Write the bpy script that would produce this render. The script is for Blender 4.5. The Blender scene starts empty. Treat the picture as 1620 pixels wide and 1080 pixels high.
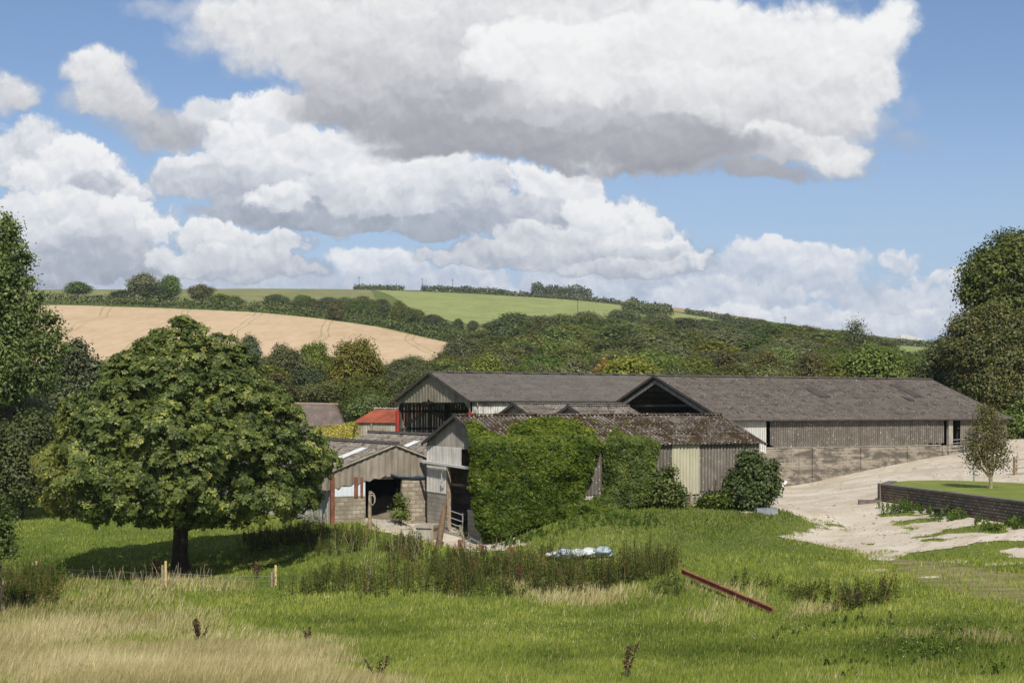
import bpy, math, random
import numpy as np
from math import sin, cos, pi, radians, sqrt, atan2
from mathutils import Vector, Matrix

# ------------------------------------------------------------------ camera
H = 6.5                       # eye height above the farm yard
F = 2250.0                    # focal length in photo pixels (50 mm on a 36 mm sensor)
CX, CY = 810.0, 645.0         # the level line of sight
sc = bpy.context.scene
cam = bpy.data.cameras.new("camera")
cam.lens = 50.0
cam.sensor_width = 36.0
cam.shift_y = 105.0 / 1620.0
cam.clip_start = 0.3
cam.clip_end = 6000.0
camo = bpy.data.objects.new("camera", cam)
camo.location = (0, 0, H)
camo.rotation_euler = (radians(90), 0, 0)
sc.collection.objects.link(camo)
sc.camera = camo

# ------------------------------------------------------------------ sun, sky, exposure
SUN_EL = radians(45)
SUN_DX, SUN_DY = 0.13, -0.9915           # compass direction towards the sun (behind the camera, slightly right)
sd = bpy.data.lights.new("sun", 'SUN')
sd.energy = 5.0
sd.angle = radians(0.53)
sd.color = (1.0, 0.93, 0.82)
so = bpy.data.objects.new("sun", sd)
to_sun = Vector((SUN_DX * cos(SUN_EL), SUN_DY * cos(SUN_EL), sin(SUN_EL)))
so.rotation_euler = to_sun.to_track_quat('Z', 'Y').to_euler()
so.location = (30, -60, 80)
sc.collection.objects.link(so)
sc.view_settings.view_transform = 'Standard'
sc.view_settings.look = 'None'
sc.view_settings.gamma = 1.0
sc.view_settings.exposure = 0.0

w = bpy.data.worlds.new("World")
sc.world = w
w.use_nodes = True
WT = w.node_tree
WT.nodes.clear()

class NG:
    """tiny helper for chaining nodes"""
    def __init__(s, tree): s.t = tree
    def n(s, kind, **kw):
        nd = s.t.nodes.new(kind)
        for k, v in kw.items(): setattr(nd, k, v)
        return nd
    def put(s, sock, v):
        if isinstance(v, bpy.types.NodeSocket): s.t.links.new(v, sock)
        else: sock.default_value = v
    def m(s, op, a, b=None, c=None, clamp=False):
        nd = s.n('ShaderNodeMath', operation=op); nd.use_clamp = clamp
        s.put(nd.inputs[0], a)
        if b is not None: s.put(nd.inputs[1], b)
        if c is not None: s.put(nd.inputs[2], c)
        return nd.outputs[0]
    def v(s, op, a, b=None, c=None, out=0):
        nd = s.n('ShaderNodeVectorMath', operation=op)
        s.put(nd.inputs[0], a)
        if b is not None:
            if op == 'SCALE': s.put(nd.inputs[3], b)
            else: s.put(nd.inputs[1], b)
        if c is not None: s.put(nd.inputs[2], c)
        return nd.outputs[out]
    def ss(s, x, lo, hi, a=0.0, b=1.0):
        nd = s.n('ShaderNodeMapRange', interpolation_type='SMOOTHSTEP')
        s.put(nd.inputs[0], x); s.put(nd.inputs[1], lo); s.put(nd.inputs[2], hi)
        s.put(nd.inputs[3], a); s.put(nd.inputs[4], b)
        return nd.outputs[0]
    def mix(s, f, a, b, mode='MIX'):
        nd = s.n('ShaderNodeMix', data_type='RGBA', blend_type=mode)
        s.put(nd.inputs[0], f); s.put(nd.inputs[6], a); s.put(nd.inputs[7], b)
        return nd.outputs[2]
    def noise(s, vec, scale, detail=4, rough=0.5, dist=0.0, dim='3D', color=False):
        nd = s.n('ShaderNodeTexNoise', noise_dimensions=dim)
        s.put(nd.inputs['Vector'], vec)
        nd.inputs['Scale'].default_value = scale; nd.inputs['Detail'].default_value = detail
        nd.inputs['Roughness'].default_value = rough; nd.inputs['Distortion'].default_value = dist
        return nd.outputs[1 if color else 0]
    def ramp(s, x, stops):
        nd = s.n('ShaderNodeValToRGB')
        el = nd.color_ramp.elements
        while len(el) < len(stops): el.new(0.5)
        for e, (p, c) in zip(el, stops):
            e.position = p; e.color = tuple(c) + (1,) if len(c) == 3 else c
        s.put(nd.inputs[0], x)
        return nd.outputs[0]
# ------------------------------------------------------------------ clouds: lobes placed by direction (tangent plane, thousandths of a unit)
W = NG(WT)
tc = W.n('ShaderNodeTexCoord')
sep = W.n('ShaderNodeSeparateXYZ'); W.put(sep.inputs[0], tc.outputs['Generated'])
yy = W.m('MAXIMUM', sep.outputs[1], 0.12)
cu = W.m('ADD', W.m('MULTIPLY', W.m('DIVIDE', sep.outputs[0], yy), F / 1000), CX / 1000)
cv = W.m('SUBTRACT', CY / 1000, W.m('MULTIPLY', W.m('DIVIDE', sep.outputs[2], yy), F / 1000))
comb = W.n('ShaderNodeCombineXYZ'); W.put(comb.inputs[0], cu); W.put(comb.inputs[1], cv)
SP = comb.outputs[0]
sky = W.n('ShaderNodeTexSky', sky_type='NISHITA')
sky.sun_disc = False
sky.sun_elevation = SUN_EL
sky.sun_rotation = atan2(SUN_DX, SUN_DY)
sky.air_density = 1.0; sky.dust_density = 0.3; sky.ozone_density = 2.0
skyc = W.mix(1.0, sky.outputs[0], (0.092, 0.096, 0.108, 1), 'MULTIPLY')
haz = W.ss(cv, 0.10, 0.62, 0.0, 0.85)
skyc = W.mix(haz, skyc, (0.43, 0.56, 0.76, 1))

def wn(vec, scale, detail, rough, color=False):
    return W.noise(vec, scale, detail, rough, dim='2D', color=color)
def billow(p, s):
    vo = W.n('ShaderNodeTexVoronoi', feature='F1', voronoi_dimensions='2D')
    W.put(vo.inputs['Vector'], p)
    vo.inputs['Scale'].default_value = s
    vo.inputs['Detail'].default_value = 3.0
    vo.inputs['Roughness'].default_value = 0.55
    vo.inputs['Lacunarity'].default_value = 2.2
    return vo.outputs['Distance']
wA = W.v('SUBTRACT', wn(SP, 5.0, 2, 0.5, True), (0.5, 0.5, 0.5))
wB = W.v('SUBTRACT', wn(SP, 24.0, 4, 0.62, True), (0.5, 0.5, 0.5))
PA = W.v('ADD', SP, W.v('SCALE', wB, 0.030))
PW = W.v('ADD', PA, W.v('SCALE', wA, 0.075))
b0 = billow(PA, 13.0)
b1 = billow(W.v('ADD', PA, (0.004, -0.012, 0)), 13.0)
fine = W.m('SUBTRACT', wn(PA, 16.0, 7, 0.6), 0.5)
bump = W.m('ADD', W.m('SUBTRACT', 0.42, b0), fine)                  # billow height
relief = W.m('SUBTRACT', b1, b0)                                    # lit where it falls away upwards
PX = W.n('ShaderNodeSeparateXYZ'); W.put(PX.inputs[0], PW)

def cloud_layer(prev, lobes, amp, soft, stops, rgain, grow, fgain=0.35, fade=1.0, dx=0, dy=0):
    s = None; A = None
    bn = W.m('MULTIPLY_ADD', bump, amp, grow)
    for lo in lobes:
        cx, cy, rx, ry, top, bot = lo[:6]; cx += dx; cy += dy
        sf = soft * (lo[6] if len(lo) > 6 else 1.0)
        # (the tiny term only makes each lobe wait for the last, which keeps the shader's stack small)
        pw = PW if s is None else W.v('MULTIPLY_ADD', s, (1e-7, 1e-7, 0), PW)
        d = W.v('MULTIPLY', W.v('SUBTRACT', pw, (cx / 1000, cy / 1000, 0)), (1000 / rx, 1000 / ry, 0))
        q = W.v('DOT_PRODUCT', d, d, out=1)
        size = min(1.3, (rx * ry) ** 0.5 / 60.0)
        h = W.m('MULTIPLY_ADD', q, -size, size)
        a = W.ss(W.m('ADD', h, bn), 0.0, sf)
        ds = W.n('ShaderNodeSeparateXYZ'); W.put(ds.inputs[0], d)
        si = W.m('MULTIPLY_ADD', ds.outputs[1], (bot - top) * 0.5, (bot + top) * 0.5)
        if s is None: s, A = si, a
        else:
            mx = W.n('ShaderNodeMix', data_type='FLOAT')
            W.put(mx.inputs[0], a); W.put(mx.inputs[2], s); W.put(mx.inputs[3], si)
            s = mx.outputs[0]
            A = W.m('MAXIMUM', A, a)
    s = W.m('ADD', s, W.m('MULTIPLY', relief, rgain))
    s = W.m('ADD', s, W.m('MULTIPLY', fine, fgain))
    col = W.ramp(s, stops)
    return W.mix(W.m('MULTIPLY', A, fade), prev, col)

far = [(200, 440, 330, 34, .50, .40), (60, 405, 150, 36, .42, .38), (560, 450, 150, 24, .6, .5), (330, 440, 160, 26, .62, .5), 
    (590, 415, 62, 30, 1.0, .55), (545, 406, 38, 17, .95, .7), (570, 400, 30, 14, 1.05, .8), (760, 470, 320, 22, .55, .5), (700, 440, 110, 20, .62, .5),
    (1000, 440, 200, 40, .62, .45), (880, 455, 120, 20, .7, .5), (1240, 425, 110, 40, .85, .45), (1200, 402, 50, 22, .95, .7), (1285, 410, 70, 26, 1.0, .6), (1170, 420, 40, 24, .8, .5),
    (1420, 412, 26, 13, .8, .6), (1475, 436, 80, 13, .95, .6), (1440, 465, 130, 28, .75, .48), (1300, 450, 90, 20, .55, .45),
    (1130, 470, 130, 26, .75, .5), (1090, 452, 60, 17, .9, .6), (1200, 500, 130, 20, .9, .6), (1400, 500, 150, 28, .8, .6), (1560, 500, 110, 30, .6, .55),
    (1700, 440, 160, 60, .8, .5), ]
mid = [(370, 180, 110, 55, .8, .5), (430, 160, 80, 38, 1.05, .65), (395, 146, 44, 24, 1.05, .85), (360, 200, 70, 40, 1.0, .7), (265, 195, 50, 26, .55, .4),
    (560, 260, 220, 95, .9, .5), (650, 210, 115, 52, 1.05, .7), (725, 205, 44, 32, 1.05, .7), (480, 225, 110, 55, 1.0, .75), (340, 245, 120, 36, .9, .7),
    (500, 200, 60, 30, 1.0, .75), (420, 285, 120, 45, .75, .4), (480, 322, 170, 34, .42, .25), (330, 268, 120, 34, .7, .45), (600, 332, 170, 22, .4, .3), (640, 285, 175, 45, .95, .55), (700, 255, 60, 30, 1.0, .75),
    (440, 298, 58, 26, 1.0, .6), (410, 305, 26, 18, 1.05, .7), (760, 280, 70, 36, .9, .5), (880, 290, 75, 45, 1.05, .7), (845, 268, 42, 24, 1.1, .8), (820, 325, 120, 32, .7, .4), (950, 325, 65, 42, 1.05, .65),
    (720, 350, 140, 24, .5, .3), (880, 365, 120, 26, .85, .5), (1000, 362, 52, 34, 1.0, .6), (1048, 385, 48, 32, 1.1, .6), (1085, 400, 30, 22, 1.05, .7), (930, 385, 160, 22, .75, .45),
    (980, 410, 130, 22, .8, .45), (760, 395, 130, 26, .7, .48), (1060, 415, 60, 14, .85, .5), 
    (30, 235, 70, 60, .85, .6), (90, 255, 90, 50, 1.05, .7), (150, 300, 85, 50, 1.1, .65), (105, 235, 40, 24, 1.1, .8), (135, 285, 60, 32, .6, .42), (215, 298, 40, 22, .9, .55), (60, 335, 130, 55, .95, .6),
    (205, 340, 80, 42, 1.1, .6), (245, 350, 42, 28, 1.1, .8), (100, 372, 160, 36, .85, .45), (130, 408, 230, 28, .5, .35),
    (340, 368, 62, 34, 1.0, .6), (430, 380, 66, 28, .9, .6), (330, 408, 100, 28, .85, .55), (420, 420, 90, 22, .7, .5)]
near = [(290, 12, 110, 24, .75, .65, 2.5), (350, 55, 90, 34, .8, .6, 2.0), (440, 30, 170, 60, .9, .65, 1.5), (420, 80, 90, 40, .8, .6, 2.0), (590, 55, 210, 90, .85, .6), 
    (820, 60, 420, 130, .85, .6), (640, 130, 190, 70, .65, .35), (500, 135, 80, 30, .65, .4, 2.0), (760, 185, 220, 55, .45, .18), (930, 195, 200, 50, .5, .2), (840, 150, 150, 55, .85, .4), (980, 145, 150, 60, .95, .4), (700, 60, 150, 60, .75, .6),
    (980, 90, 130, 70, 1.05, .8), (840, 85, 120, 60, 1.05, .8), (1130, 80, 200, 90, 1.0, .7), (1120, 150, 150, 60, .95, .5), (1100, 205, 180, 38, .45, .25), (1240, 175, 130, 55, .9, .5), (960, 238, 120, 22, .55, .42), (1060, 242, 160, 24, .42, .3),
    (1310, 80, 130, 95, 1.0, .7), (1400, 32, 56, 42, 1.1, .8), (1370, 110, 70, 44, .95, .65), (1340, 170, 80, 40, .85, .6, 1.8), (1250, 222, 140, 30, .9, .45), (1320, 240, 60, 30, .95, .6, 1.3), (1190, 266, 95, 18, .34, .22), (620, 150, 170, 40, .55, .28), (800, 222, 230, 30, .34, .18), (980, 226, 230, 34, .36, .15), (1430, 205, 60, 22, .7, .55, 3.0), (1440, 150, 34, 20, .75, .6, 3.0),
    (1008, 268, 26, 20, .75, .55, 3.0), (930, 250, 50, 20, .7, .5, 2.0), 
    (150, 112, 60, 36, .9, .65), (175, 150, 75, 42, .85, .5), (125, 160, 50, 26, .8, .55, 1.6), (235, 190, 80, 30, .55, .35, 1.6), (18, 138, 40, 32, .85, .55), (750, -110, 700, 120, .9, .8)]
col = cloud_layer(skyc, far, 0.60, 0.60, [(0.2, (.42, .49, .62)), (0.5, (.57, .63, .74)), (0.8, (.78, .81, .87)), (1.0, (.92, .93, .95))], 0.42, 0.62, 0.25, fade=0.92, dx=8, dy=8)
col = cloud_layer(col, mid, 0.58, 0.46, [(0.1, (.30, .34, .42)), (0.45, (.48, .52, .60)), (0.75, (.75, .775, .82)), (1.0, (.94, .945, .955))], 0.28, 0.38, 0.16, dx=10, dy=14)
col = cloud_layer(col, near, 0.46, 0.80, [(0.0, (.29, .30, .34)), (0.35, (.44, .45, .49)), (0.62, (.65, .66, .69)), (0.84, (.85, .855, .865)), (1.0, (.95, .95, .95))], 0.18, 0.50, 0.16, dx=4, dy=8)
# straight ahead the laid-out clouds, elsewhere (unseen from here) open sky with broken cloud of the same tone
bg = W.n('ShaderNodeBackground')
W.put(bg.inputs[0], col); bg.inputs[1].default_value = 1.0
bg2 = W.n('ShaderNodeBackground')
gen = tc.outputs['Generated']
brk = W.ss(W.noise(gen, 2.2, 4, 0.55), 0.46, 0.58)
W.put(bg2.inputs[0], W.mix(brk, skyc, (0.42, 0.44, 0.49, 1)))
win = W.m('MULTIPLY', W.m('LESS_THAN', W.m('ABSOLUTE', W.m('SUBTRACT', cu, 0.81)), 1.35), W.m('GREATER_THAN', cv, -0.42))
win = W.m('MULTIPLY', win, W.m('GREATER_THAN', sep.outputs[1], 0.12))
win = W.m('MULTIPLY', win, W.m('LESS_THAN', cv, 0.70))
ms = W.n('ShaderNodeMixShader')
W.put(ms.inputs[0], win); W.put(ms.inputs[1], bg2.outputs[0]); W.put(ms.inputs[2], bg.outputs[0])
wo = W.n('ShaderNodeOutputWorld')
WT.links.new(ms.outputs[0], wo.inputs[0])
w.cycles.sampling_method = 'MANUAL'
w.cycles.sample_map_resolution = 256
# ------------------------------------------------------------------ helpers
COL = sc.collection
rng = np.random.default_rng(7)
random.seed(7)

def P(px, py, d):
    """the world point seen at photo pixel (px, py) at distance d"""
    return Vector(((px - CX) / F * d, d, H - (py - CY) / F * d))

def tag(o, label=None, cat=None, group=None, kind=None):
    if label: o['label'] = label
    if cat: o['category'] = cat
    if group: o['group'] = group
    if kind: o['kind'] = kind
    return o

def empty(name, loc, rz=0.0, label=None, cat=None, group=None):
    o = bpy.data.objects.new(name, None)
    o.location = loc; o.rotation_euler = (0, 0, rz); o.empty_display_size = 0.5
    COL.objects.link(o)
    return tag(o, label, cat, group)

def link(name, me, mat=None, parent=None):
    o = bpy.data.objects.new(name, me)
    COL.objects.link(o)
    if mat is not None and len(me.materials) == 0: me.materials.append(mat)
    if parent is not None: o.parent = parent
    return o

class MB:
    """collects quads, boxes and tubes with UVs in metres; build() links ONE mesh object"""
    def __init__(s): s.v = []; s.f = []; s.uv = []
    def poly(s, pts, uvs=None):
        pts = [Vector(p) for p in pts]
        i = len(s.v); s.v += [tuple(p) for p in pts]; s.f.append(tuple(range(i, i + len(pts))))
        if uvs is None:
            o = pts[0]; e = (pts[1] - o)
            u = e.normalized() if e.length > 1e-9 else Vector((1, 0, 0))
            n = e.cross(pts[-1] - o); n = n.normalized() if n.length > 1e-9 else Vector((0, 0, 1))
            vv = n.cross(u)
            uvs = [((p - o).dot(u) + o.x * 0.37 + o.y * .21, (p - o).dot(vv) + o.z) for p in pts]
        s.uv += uvs
        return s
    def box(s, a, b, mat=None):
        (x0, y0, z0), (x1, y1, z1) = a, b
        c = [Vector(p) for p in ((x0, y0, z0), (x1, y0, z0), (x1, y1, z0), (x0, y1, z0), (x0, y0, z1), (x1, y0, z1), (x1, y1, z1), (x0, y1, z1))]
        uv = lambda q, k: [(p.x if k != 'x' else p.y, p.z if k != 'z' else p.y) for p in q]
        for idx, k in (((0, 3, 2, 1), 'z'), ((4, 5, 6, 7), 'z'), ((0, 1, 5, 4), 'y'), ((2, 3, 7, 6), 'y'), ((1, 2, 6, 5), 'x'), ((3, 0, 4, 7), 'x')):
            q = [c[i] for i in idx]
            uvq = uv(q, k)
            if mat is not None: q = [mat @ p for p in q]
            s.poly(q, uvq)
        return s
    def bar(s, p, q, wx, wy=None, up=(0, 0, 1)):
        """a rectangular bar from p to q"""
        p, q = Vector(p), Vector(q); wy = wx if wy is None else wy
        d = (q - p); L = d.length; d.normalize()
        u = Vector(up)
        if abs(d.dot(u)) > 0.98: u = Vector((0, 1, 0))
        sx = d.cross(u).normalized(); sy = sx.cross(d).normalized()
        m = Matrix((( sx.x, sy.x, d.x, p.x), (sx.y, sy.y, d.y, p.y), (sx.z, sy.z, d.z, p.z), (0, 0, 0, 1)))
        return s.box((-wx / 2, -wy / 2, 0), (wx / 2, wy / 2, L), m)
    def tube(s, pts, rad, n=8, cap=True):
        pts = [Vector(p) for p in pts]
        if not hasattr(rad, '__len__'): rad = [rad] * len(pts)
        base = len(s.v); rings = []
        for i, p in enumerate(pts):
            d = (pts[min(i + 1, len(pts) - 1)] - pts[max(i - 1, 0)]).normalized()
            u = Vector((0, 0, 1)) if abs(d.z) < 0.9 else Vector((1, 0, 0))
            a = d.cross(u).normalized(); b = d.cross(a).normalized()
            rings.append([p + (a * cos(t) + b * sin(t)) * rad[i] for t in [2 * pi * k / n for k in range(n)]])
        acc = 0
        for i in range(len(pts) - 1):
            l = (pts[i + 1] - pts[i]).length
            for k in range(n):
                k2 = (k + 1) % n
                s.poly([rings[i][k], rings[i][k2], rings[i + 1][k2], rings[i + 1][k]],
                       [(k / n, acc), ((k + 1) / n, acc), ((k + 1) / n, acc + l), (k / n, acc + l)])
            acc += l
        if cap:
            s.poly(rings[-1]); s.poly(list(reversed(rings[0])))
        return s
    def sheet(s, p0, p1, width, nrm, pitch=0.15, amp=0.03, sub=4, thick=0.0, u0=0.0):
        """corrugated sheeting: p0(u) .. p1(u) are the ends of the ridge at width position u, nrm the outward side"""
        n = max(2, int(width / pitch * sub)); nrm = Vector(nrm).normalized()
        for side in ((0.0, 1),) if thick == 0 else ((0.0, 1), (-thick, -1)):
            prev = None
            for i in range(n + 1):
                u = width * i / n
                off = nrm * (amp * sin(2 * pi * (u + u0) / pitch) + side[0])
                a, b = Vector(p0(u)) + off, Vector(p1(u)) + off
                cur = (a, b, u, (b - a).length)
                if prev is not None:
                    q = [prev[0], cur[0], cur[1], prev[1]]
                    w_ = [(prev[2], 0), (u, 0), (u, cur[3]), (prev[2], prev[3])]
                    if side[1] < 0: q.reverse(); w_.reverse()
                    s.poly(q, w_)
                prev = cur
        return s
    def build(s, name, mat=None, parent=None, smooth=False):
        me = bpy.data.meshes.new(name)
        me.from_pydata(s.v, [], s.f)
        uvl = me.uv_layers.new(name='UVMap')
        uvl.data.foreach_set('uv', np.array(s.uv, dtype=np.float32).ravel())
        if smooth: me.polygons.foreach_set('use_smooth', [True] * len(me.polygons))
        me.update()
        return link(name, me, mat, parent)

def np_mesh(name, V, Fc, attrs=None, smooth=False):
    """fast mesh from numpy: V (n,3), Fc (m,k) faces of k corners"""
    me = bpy.data.meshes.new(name)
    n, (m, k) = len(V), Fc.shape
    me.vertices.add(n); me.vertices.foreach_set('co', np.ascontiguousarray(V, dtype=np.float32).ravel())
    me.loops.add(m * k); me.loops.foreach_set('vertex_index', np.ascontiguousarray(Fc, dtype=np.int32).ravel())
    me.polygons.add(m)
    me.polygons.foreach_set('loop_start', np.arange(0, m * k, k, dtype=np.int32))
    me.polygons.foreach_set('loop_total', np.full(m, k, dtype=np.int32))
    if smooth: me.polygons.foreach_set('use_smooth', np.ones(m, dtype=bool))
    for an, (dom, arr) in (attrs or {}).items():
        at = me.attributes.new(an, 'FLOAT', dom)
        at.data.foreach_set('value', np.ascontiguousarray(arr, dtype=np.float32).ravel())
    me.update(calc_edges=True)
    return me

# ------------------------------------------------------------------ materials
def new_mat(name):
    m = bpy.data.materials.new(name); m.use_nodes = True
    m.node_tree.nodes.clear()
    return m, NG(m.node_tree)

def finish(m, N, color, rough=0.9, bump=None, bstr=0.3, bdist=0.02, spec=0.3, metal=0.0):
    b = N.n('ShaderNodeBsdfPrincipled')
    N.put(b.inputs['Base Color'], color)
    N.put(b.inputs['Roughness'], rough)
    b.inputs['Specular IOR Level'].default_value = spec
    b.inputs['Metallic'].default_value = metal
    if bump is not None:
        bn = N.n('ShaderNodeBump'); bn.inputs['Strength'].default_value = bstr; bn.inputs['Distance'].default_value = bdist
        N.put(bn.inputs['Height'], bump); N.put(b.inputs['Normal'], bn.outputs[0])
    o = N.n('ShaderNodeOutputMaterial'); m.node_tree.links.new(b.outputs[0], o.inputs[0])
    return m

def c4(c): return tuple(c) + (1,)

def surf(name, stops, scale=1.5, detail=6, rough=0.9, streak=None, spots=None, bstr=0.25, space='obj', rgain=0.6, spec=0.25, metal=0.0, dist=0.4, valley=None):
    """general weathered surface: noise ramp + vertical streaks + speckles (colour, coverage, size)"""
    m, N = new_mat(name)
    t = N.n('ShaderNodeTexCoord'); p = t.outputs['Object'] if space == 'obj' else t.outputs['UV']
    n1 = N.noise(p, scale, detail, rgain, dist)
    col = N.ramp(n1, stops)
    if streak:
        mp = N.v('MULTIPLY', p, (streak[2] if len(streak) > 2 else 9.0, streak[2] if len(streak) > 2 else 9.0, 0.35))
        s = N.noise(mp, 1.0, 4, 0.6)
        col = N.mix(N.ss(s, 0.45, 0.7, 0.0, streak[1]), col, c4(streak[0]))
    if spots:
        for (c, cov, size) in spots:
            s = N.noise(p, 1.0 / size, 3, 0.65, 0.6)
            lo = 0.5 + (0.5 - cov) * 0.36
            col = N.mix(N.ss(s, lo, lo + 0.04), col, c4(c))
    if valley:                                            # shade painted into the colour along the corrugation valleys: (pitch, colour, amount)
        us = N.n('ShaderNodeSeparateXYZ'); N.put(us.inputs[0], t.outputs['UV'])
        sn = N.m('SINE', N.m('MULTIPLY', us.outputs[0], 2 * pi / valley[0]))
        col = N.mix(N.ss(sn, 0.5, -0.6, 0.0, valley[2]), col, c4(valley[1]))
    return finish(m, N, col, rough, n1, bstr, 0.02, spec, metal)

def blockwork(name, c1, c2, mortar, stain, stain_amt=0.6, bw=0.45, bh=0.225, ms=0.012, c3=None):
    m, N = new_mat(name)
    t = N.n('ShaderNodeTexCoord')
    br = N.n('ShaderNodeTexBrick')
    N.put(br.inputs['Vector'], t.outputs['UV'])
    br.inputs['Color1'].default_value = c4(c1); br.inputs['Color2'].default_value = c4(c2); br.inputs['Mortar'].default_value = c4(mortar)
    br.inputs['Scale'].default_value = 1.0; br.inputs['Mortar Size'].default_value = ms; br.inputs['Mortar Smooth'].default_value = 0.3
    br.inputs['Bias'].default_value = 0.0; br.inputs['Brick Width'].default_value = bw; br.inputs['Row Height'].default_value = bh
    p = t.outputs['Object']
    n = N.noise(N.v('MULTIPLY', p, (0.55, 0.55, 1.6)), 1.1, 8, 0.68, 0.6)
    col = N.mix(N.ss(n, 0.44, 0.60, 0.0, stain_amt), br.outputs[0], c4(stain))
    ns = N.noise(N.v('MULTIPLY', p, (3.0, 3.0, 0.3)), 1.0, 5, 0.6)
    col = N.mix(N.ss(ns, 0.52, 0.72, 0.0, stain_amt * .6), col, c4(stain))
    n2 = N.noise(p, 14, 3, 0.6)
    col = N.mix(N.ss(n2, 0.35, 0.7, 0.0, 0.35), col, c4(tuple(x * 0.6 for x in c1)))
    if c3:
        n3 = N.noise(p, 0.5, 4, 0.6)
        col = N.mix(N.ss(n3, 0.5, 0.6, 0.0, 0.8), col, c4(c3))
    h = N.m('ADD', N.m('MULTIPLY', br.outputs[1], -1.0), N.m('MULTIPLY', n2, 0.4))
    return finish(m, N, col, 0.95, h, 0.6, 0.015, 0.2)

def leaf_mat(name, stops, hue=0.02, val=0.25, transl=0.3, gloss=0.28, tint=None):
    """foliage: colour by per-leaf 'var' (0..1), shifted per object, partly translucent"""
    m, N = new_mat(name)
    a = N.n('ShaderNodeAttribute', attribute_name='var')
    oi = N.n('ShaderNodeObjectInfo')
    stops = [(p_, (min(1, c_[0] * 1.42), min(1, c_[1] * 1.30), c_[2] * 1.0)) for p_, c_ in stops]
    col = N.ramp(a.outputs['Fac'], stops)
    if tint:
        a2 = N.n('ShaderNodeAttribute', attribute_name='tint')
        col = N.mix(a2.outputs['Fac'], col, c4(tint))
    hs = N.n('ShaderNodeHueSaturation')
    N.put(hs.inputs['Color'], col)
    N.put(hs.inputs['Hue'], N.m('MULTIPLY_ADD', oi.outputs['Random'], hue * 2, 0.5 - hue))
    r2 = N.m('FRACT', N.m('MULTIPLY', oi.outputs['Random'], 7.77))
    N.put(hs.inputs['Value'], N.m('MULTIPLY_ADD', r2, val * 2, 1.0 - val))
    r3 = N.m('FRACT', N.m('MULTIPLY', oi.outputs['Random'], 31.7))
    N.put(hs.inputs['Saturation'], N.m('MULTIPLY_ADD', r3, 0.3, 0.8))
    b = N.n('ShaderNodeBsdfPrincipled')
    N.put(b.inputs['Base Color'], hs.outputs[0]); b.inputs['Roughness'].default_value = 0.5
    b.inputs['Specular IOR Level'].default_value = gloss
    tr = N.n('ShaderNodeBsdfTranslucent')
    N.put(tr.inputs[0], N.mix(1.0, hs.outputs[0], (1.3, 1.35, 0.55, 1), 'MULTIPLY'))
    mx = N.n('ShaderNodeMixShader'); mx.inputs[0].default_value = transl
    N.put(mx.inputs[1], b.outputs[0]); N.put(mx.inputs[2], tr.outputs[0])
    o = N.n('ShaderNodeOutputMaterial'); m.node_tree.links.new(mx.outputs[0], o.inputs[0])
    return m

# ------------------------------------------------------------------ terrain: one smooth surface through surveyed points
CTRL = []
def cp(px, d, z=None, py=None):
    CTRL.append((px, d, z if z is not None else H - (py - CY) / F * d))
for px in (-500, 200, 900, 1500, 2100):
    cp(px, 1.5, 4.9); cp(px, 5, 4.5); cp(px, 14, 2.9)
for px in (-500, -100, 300, 800, 1300, 1750, 2100):
    cp(px, 28, py=1080)
for px, d, py in [(-400, 40, 1022), (100, 40, 1022), (800, 40, 1020), (1300, 40, 1010), (1700, 40, 985), (2100, 42, 980),
                  (-300, 60, 930), (262, 60, 928), (500, 60, 925), (100, 75, 870), (-300, 80, 868), (300, 68, 897), (285, 66, 905), (200, 85, 838), (30, 100, 800), (-400, 110, 795),
                  (430, 72, 858), (800, 55, 943), (950, 55, 938), (1090, 53, 920), (1220, 48, 968), (700, 62, 896), (640, 66, 868), (800, 63, 884), (950, 60, 893)]:
    cp(px, d, py=py)
for px, d, z in [(440, 73, -.35), (525, 74, .45), (640, 77.5, .30), (677, 75, .25), (700, 71, .05), (760, 68, -.02), (790, 67.6, .05), (760, 65, -.2), (850, 68.5, .7), (900, 69.5, 1.15),
                 (950, 64, .75), (1000, 71.0, 1.45), (1080, 71, 1.4), (1190, 73, 1.3), (1100, 66, .9), (1250, 73, 1.15), (1280, 66, .45), (1235, 82, .95),
                 (1230, 98, 1.0), (1350, 101, 1.8), (1520, 106, 3.1), (1600, 114, 3.85), (1700, 119, 4.3), (1250, 90, 1.0), (1300, 68, .36),
                 (1400, 60, .23), (1500, 62, .6), (1395, 77, 1.2), (1640, 66, 1.3), (1620, 55, .5), (1800, 55, .8), (1400, 50, .2), (1340, 85, 1.15), (1450, 92, 2.0), (1560, 95, 2.6), (1700, 95, 3.0), (1900, 80, 2.6), (2100, 120, 5.5),
                 (560, 85, .9), (700, 90, 1.3), (850, 85, 1.6), (1000, 90, 1.6), (1100, 85, 1.5), (1100, 96, 1.7), (1300, 112, 2.2), (800, 110, 2.1), (640, 110, 2.2), (600, 126, 3.0), (900, 125, 3.2), (1100, 122, 3.2), (1400, 125, 3.6),
                 (300, 112, .6), (100, 130, 1.8), (-300, 140, 2.0), (400, 130, 2.2), (520, 148, 3.2), (560, 132, 2.8)]:
    cp(px, d, z)
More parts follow.
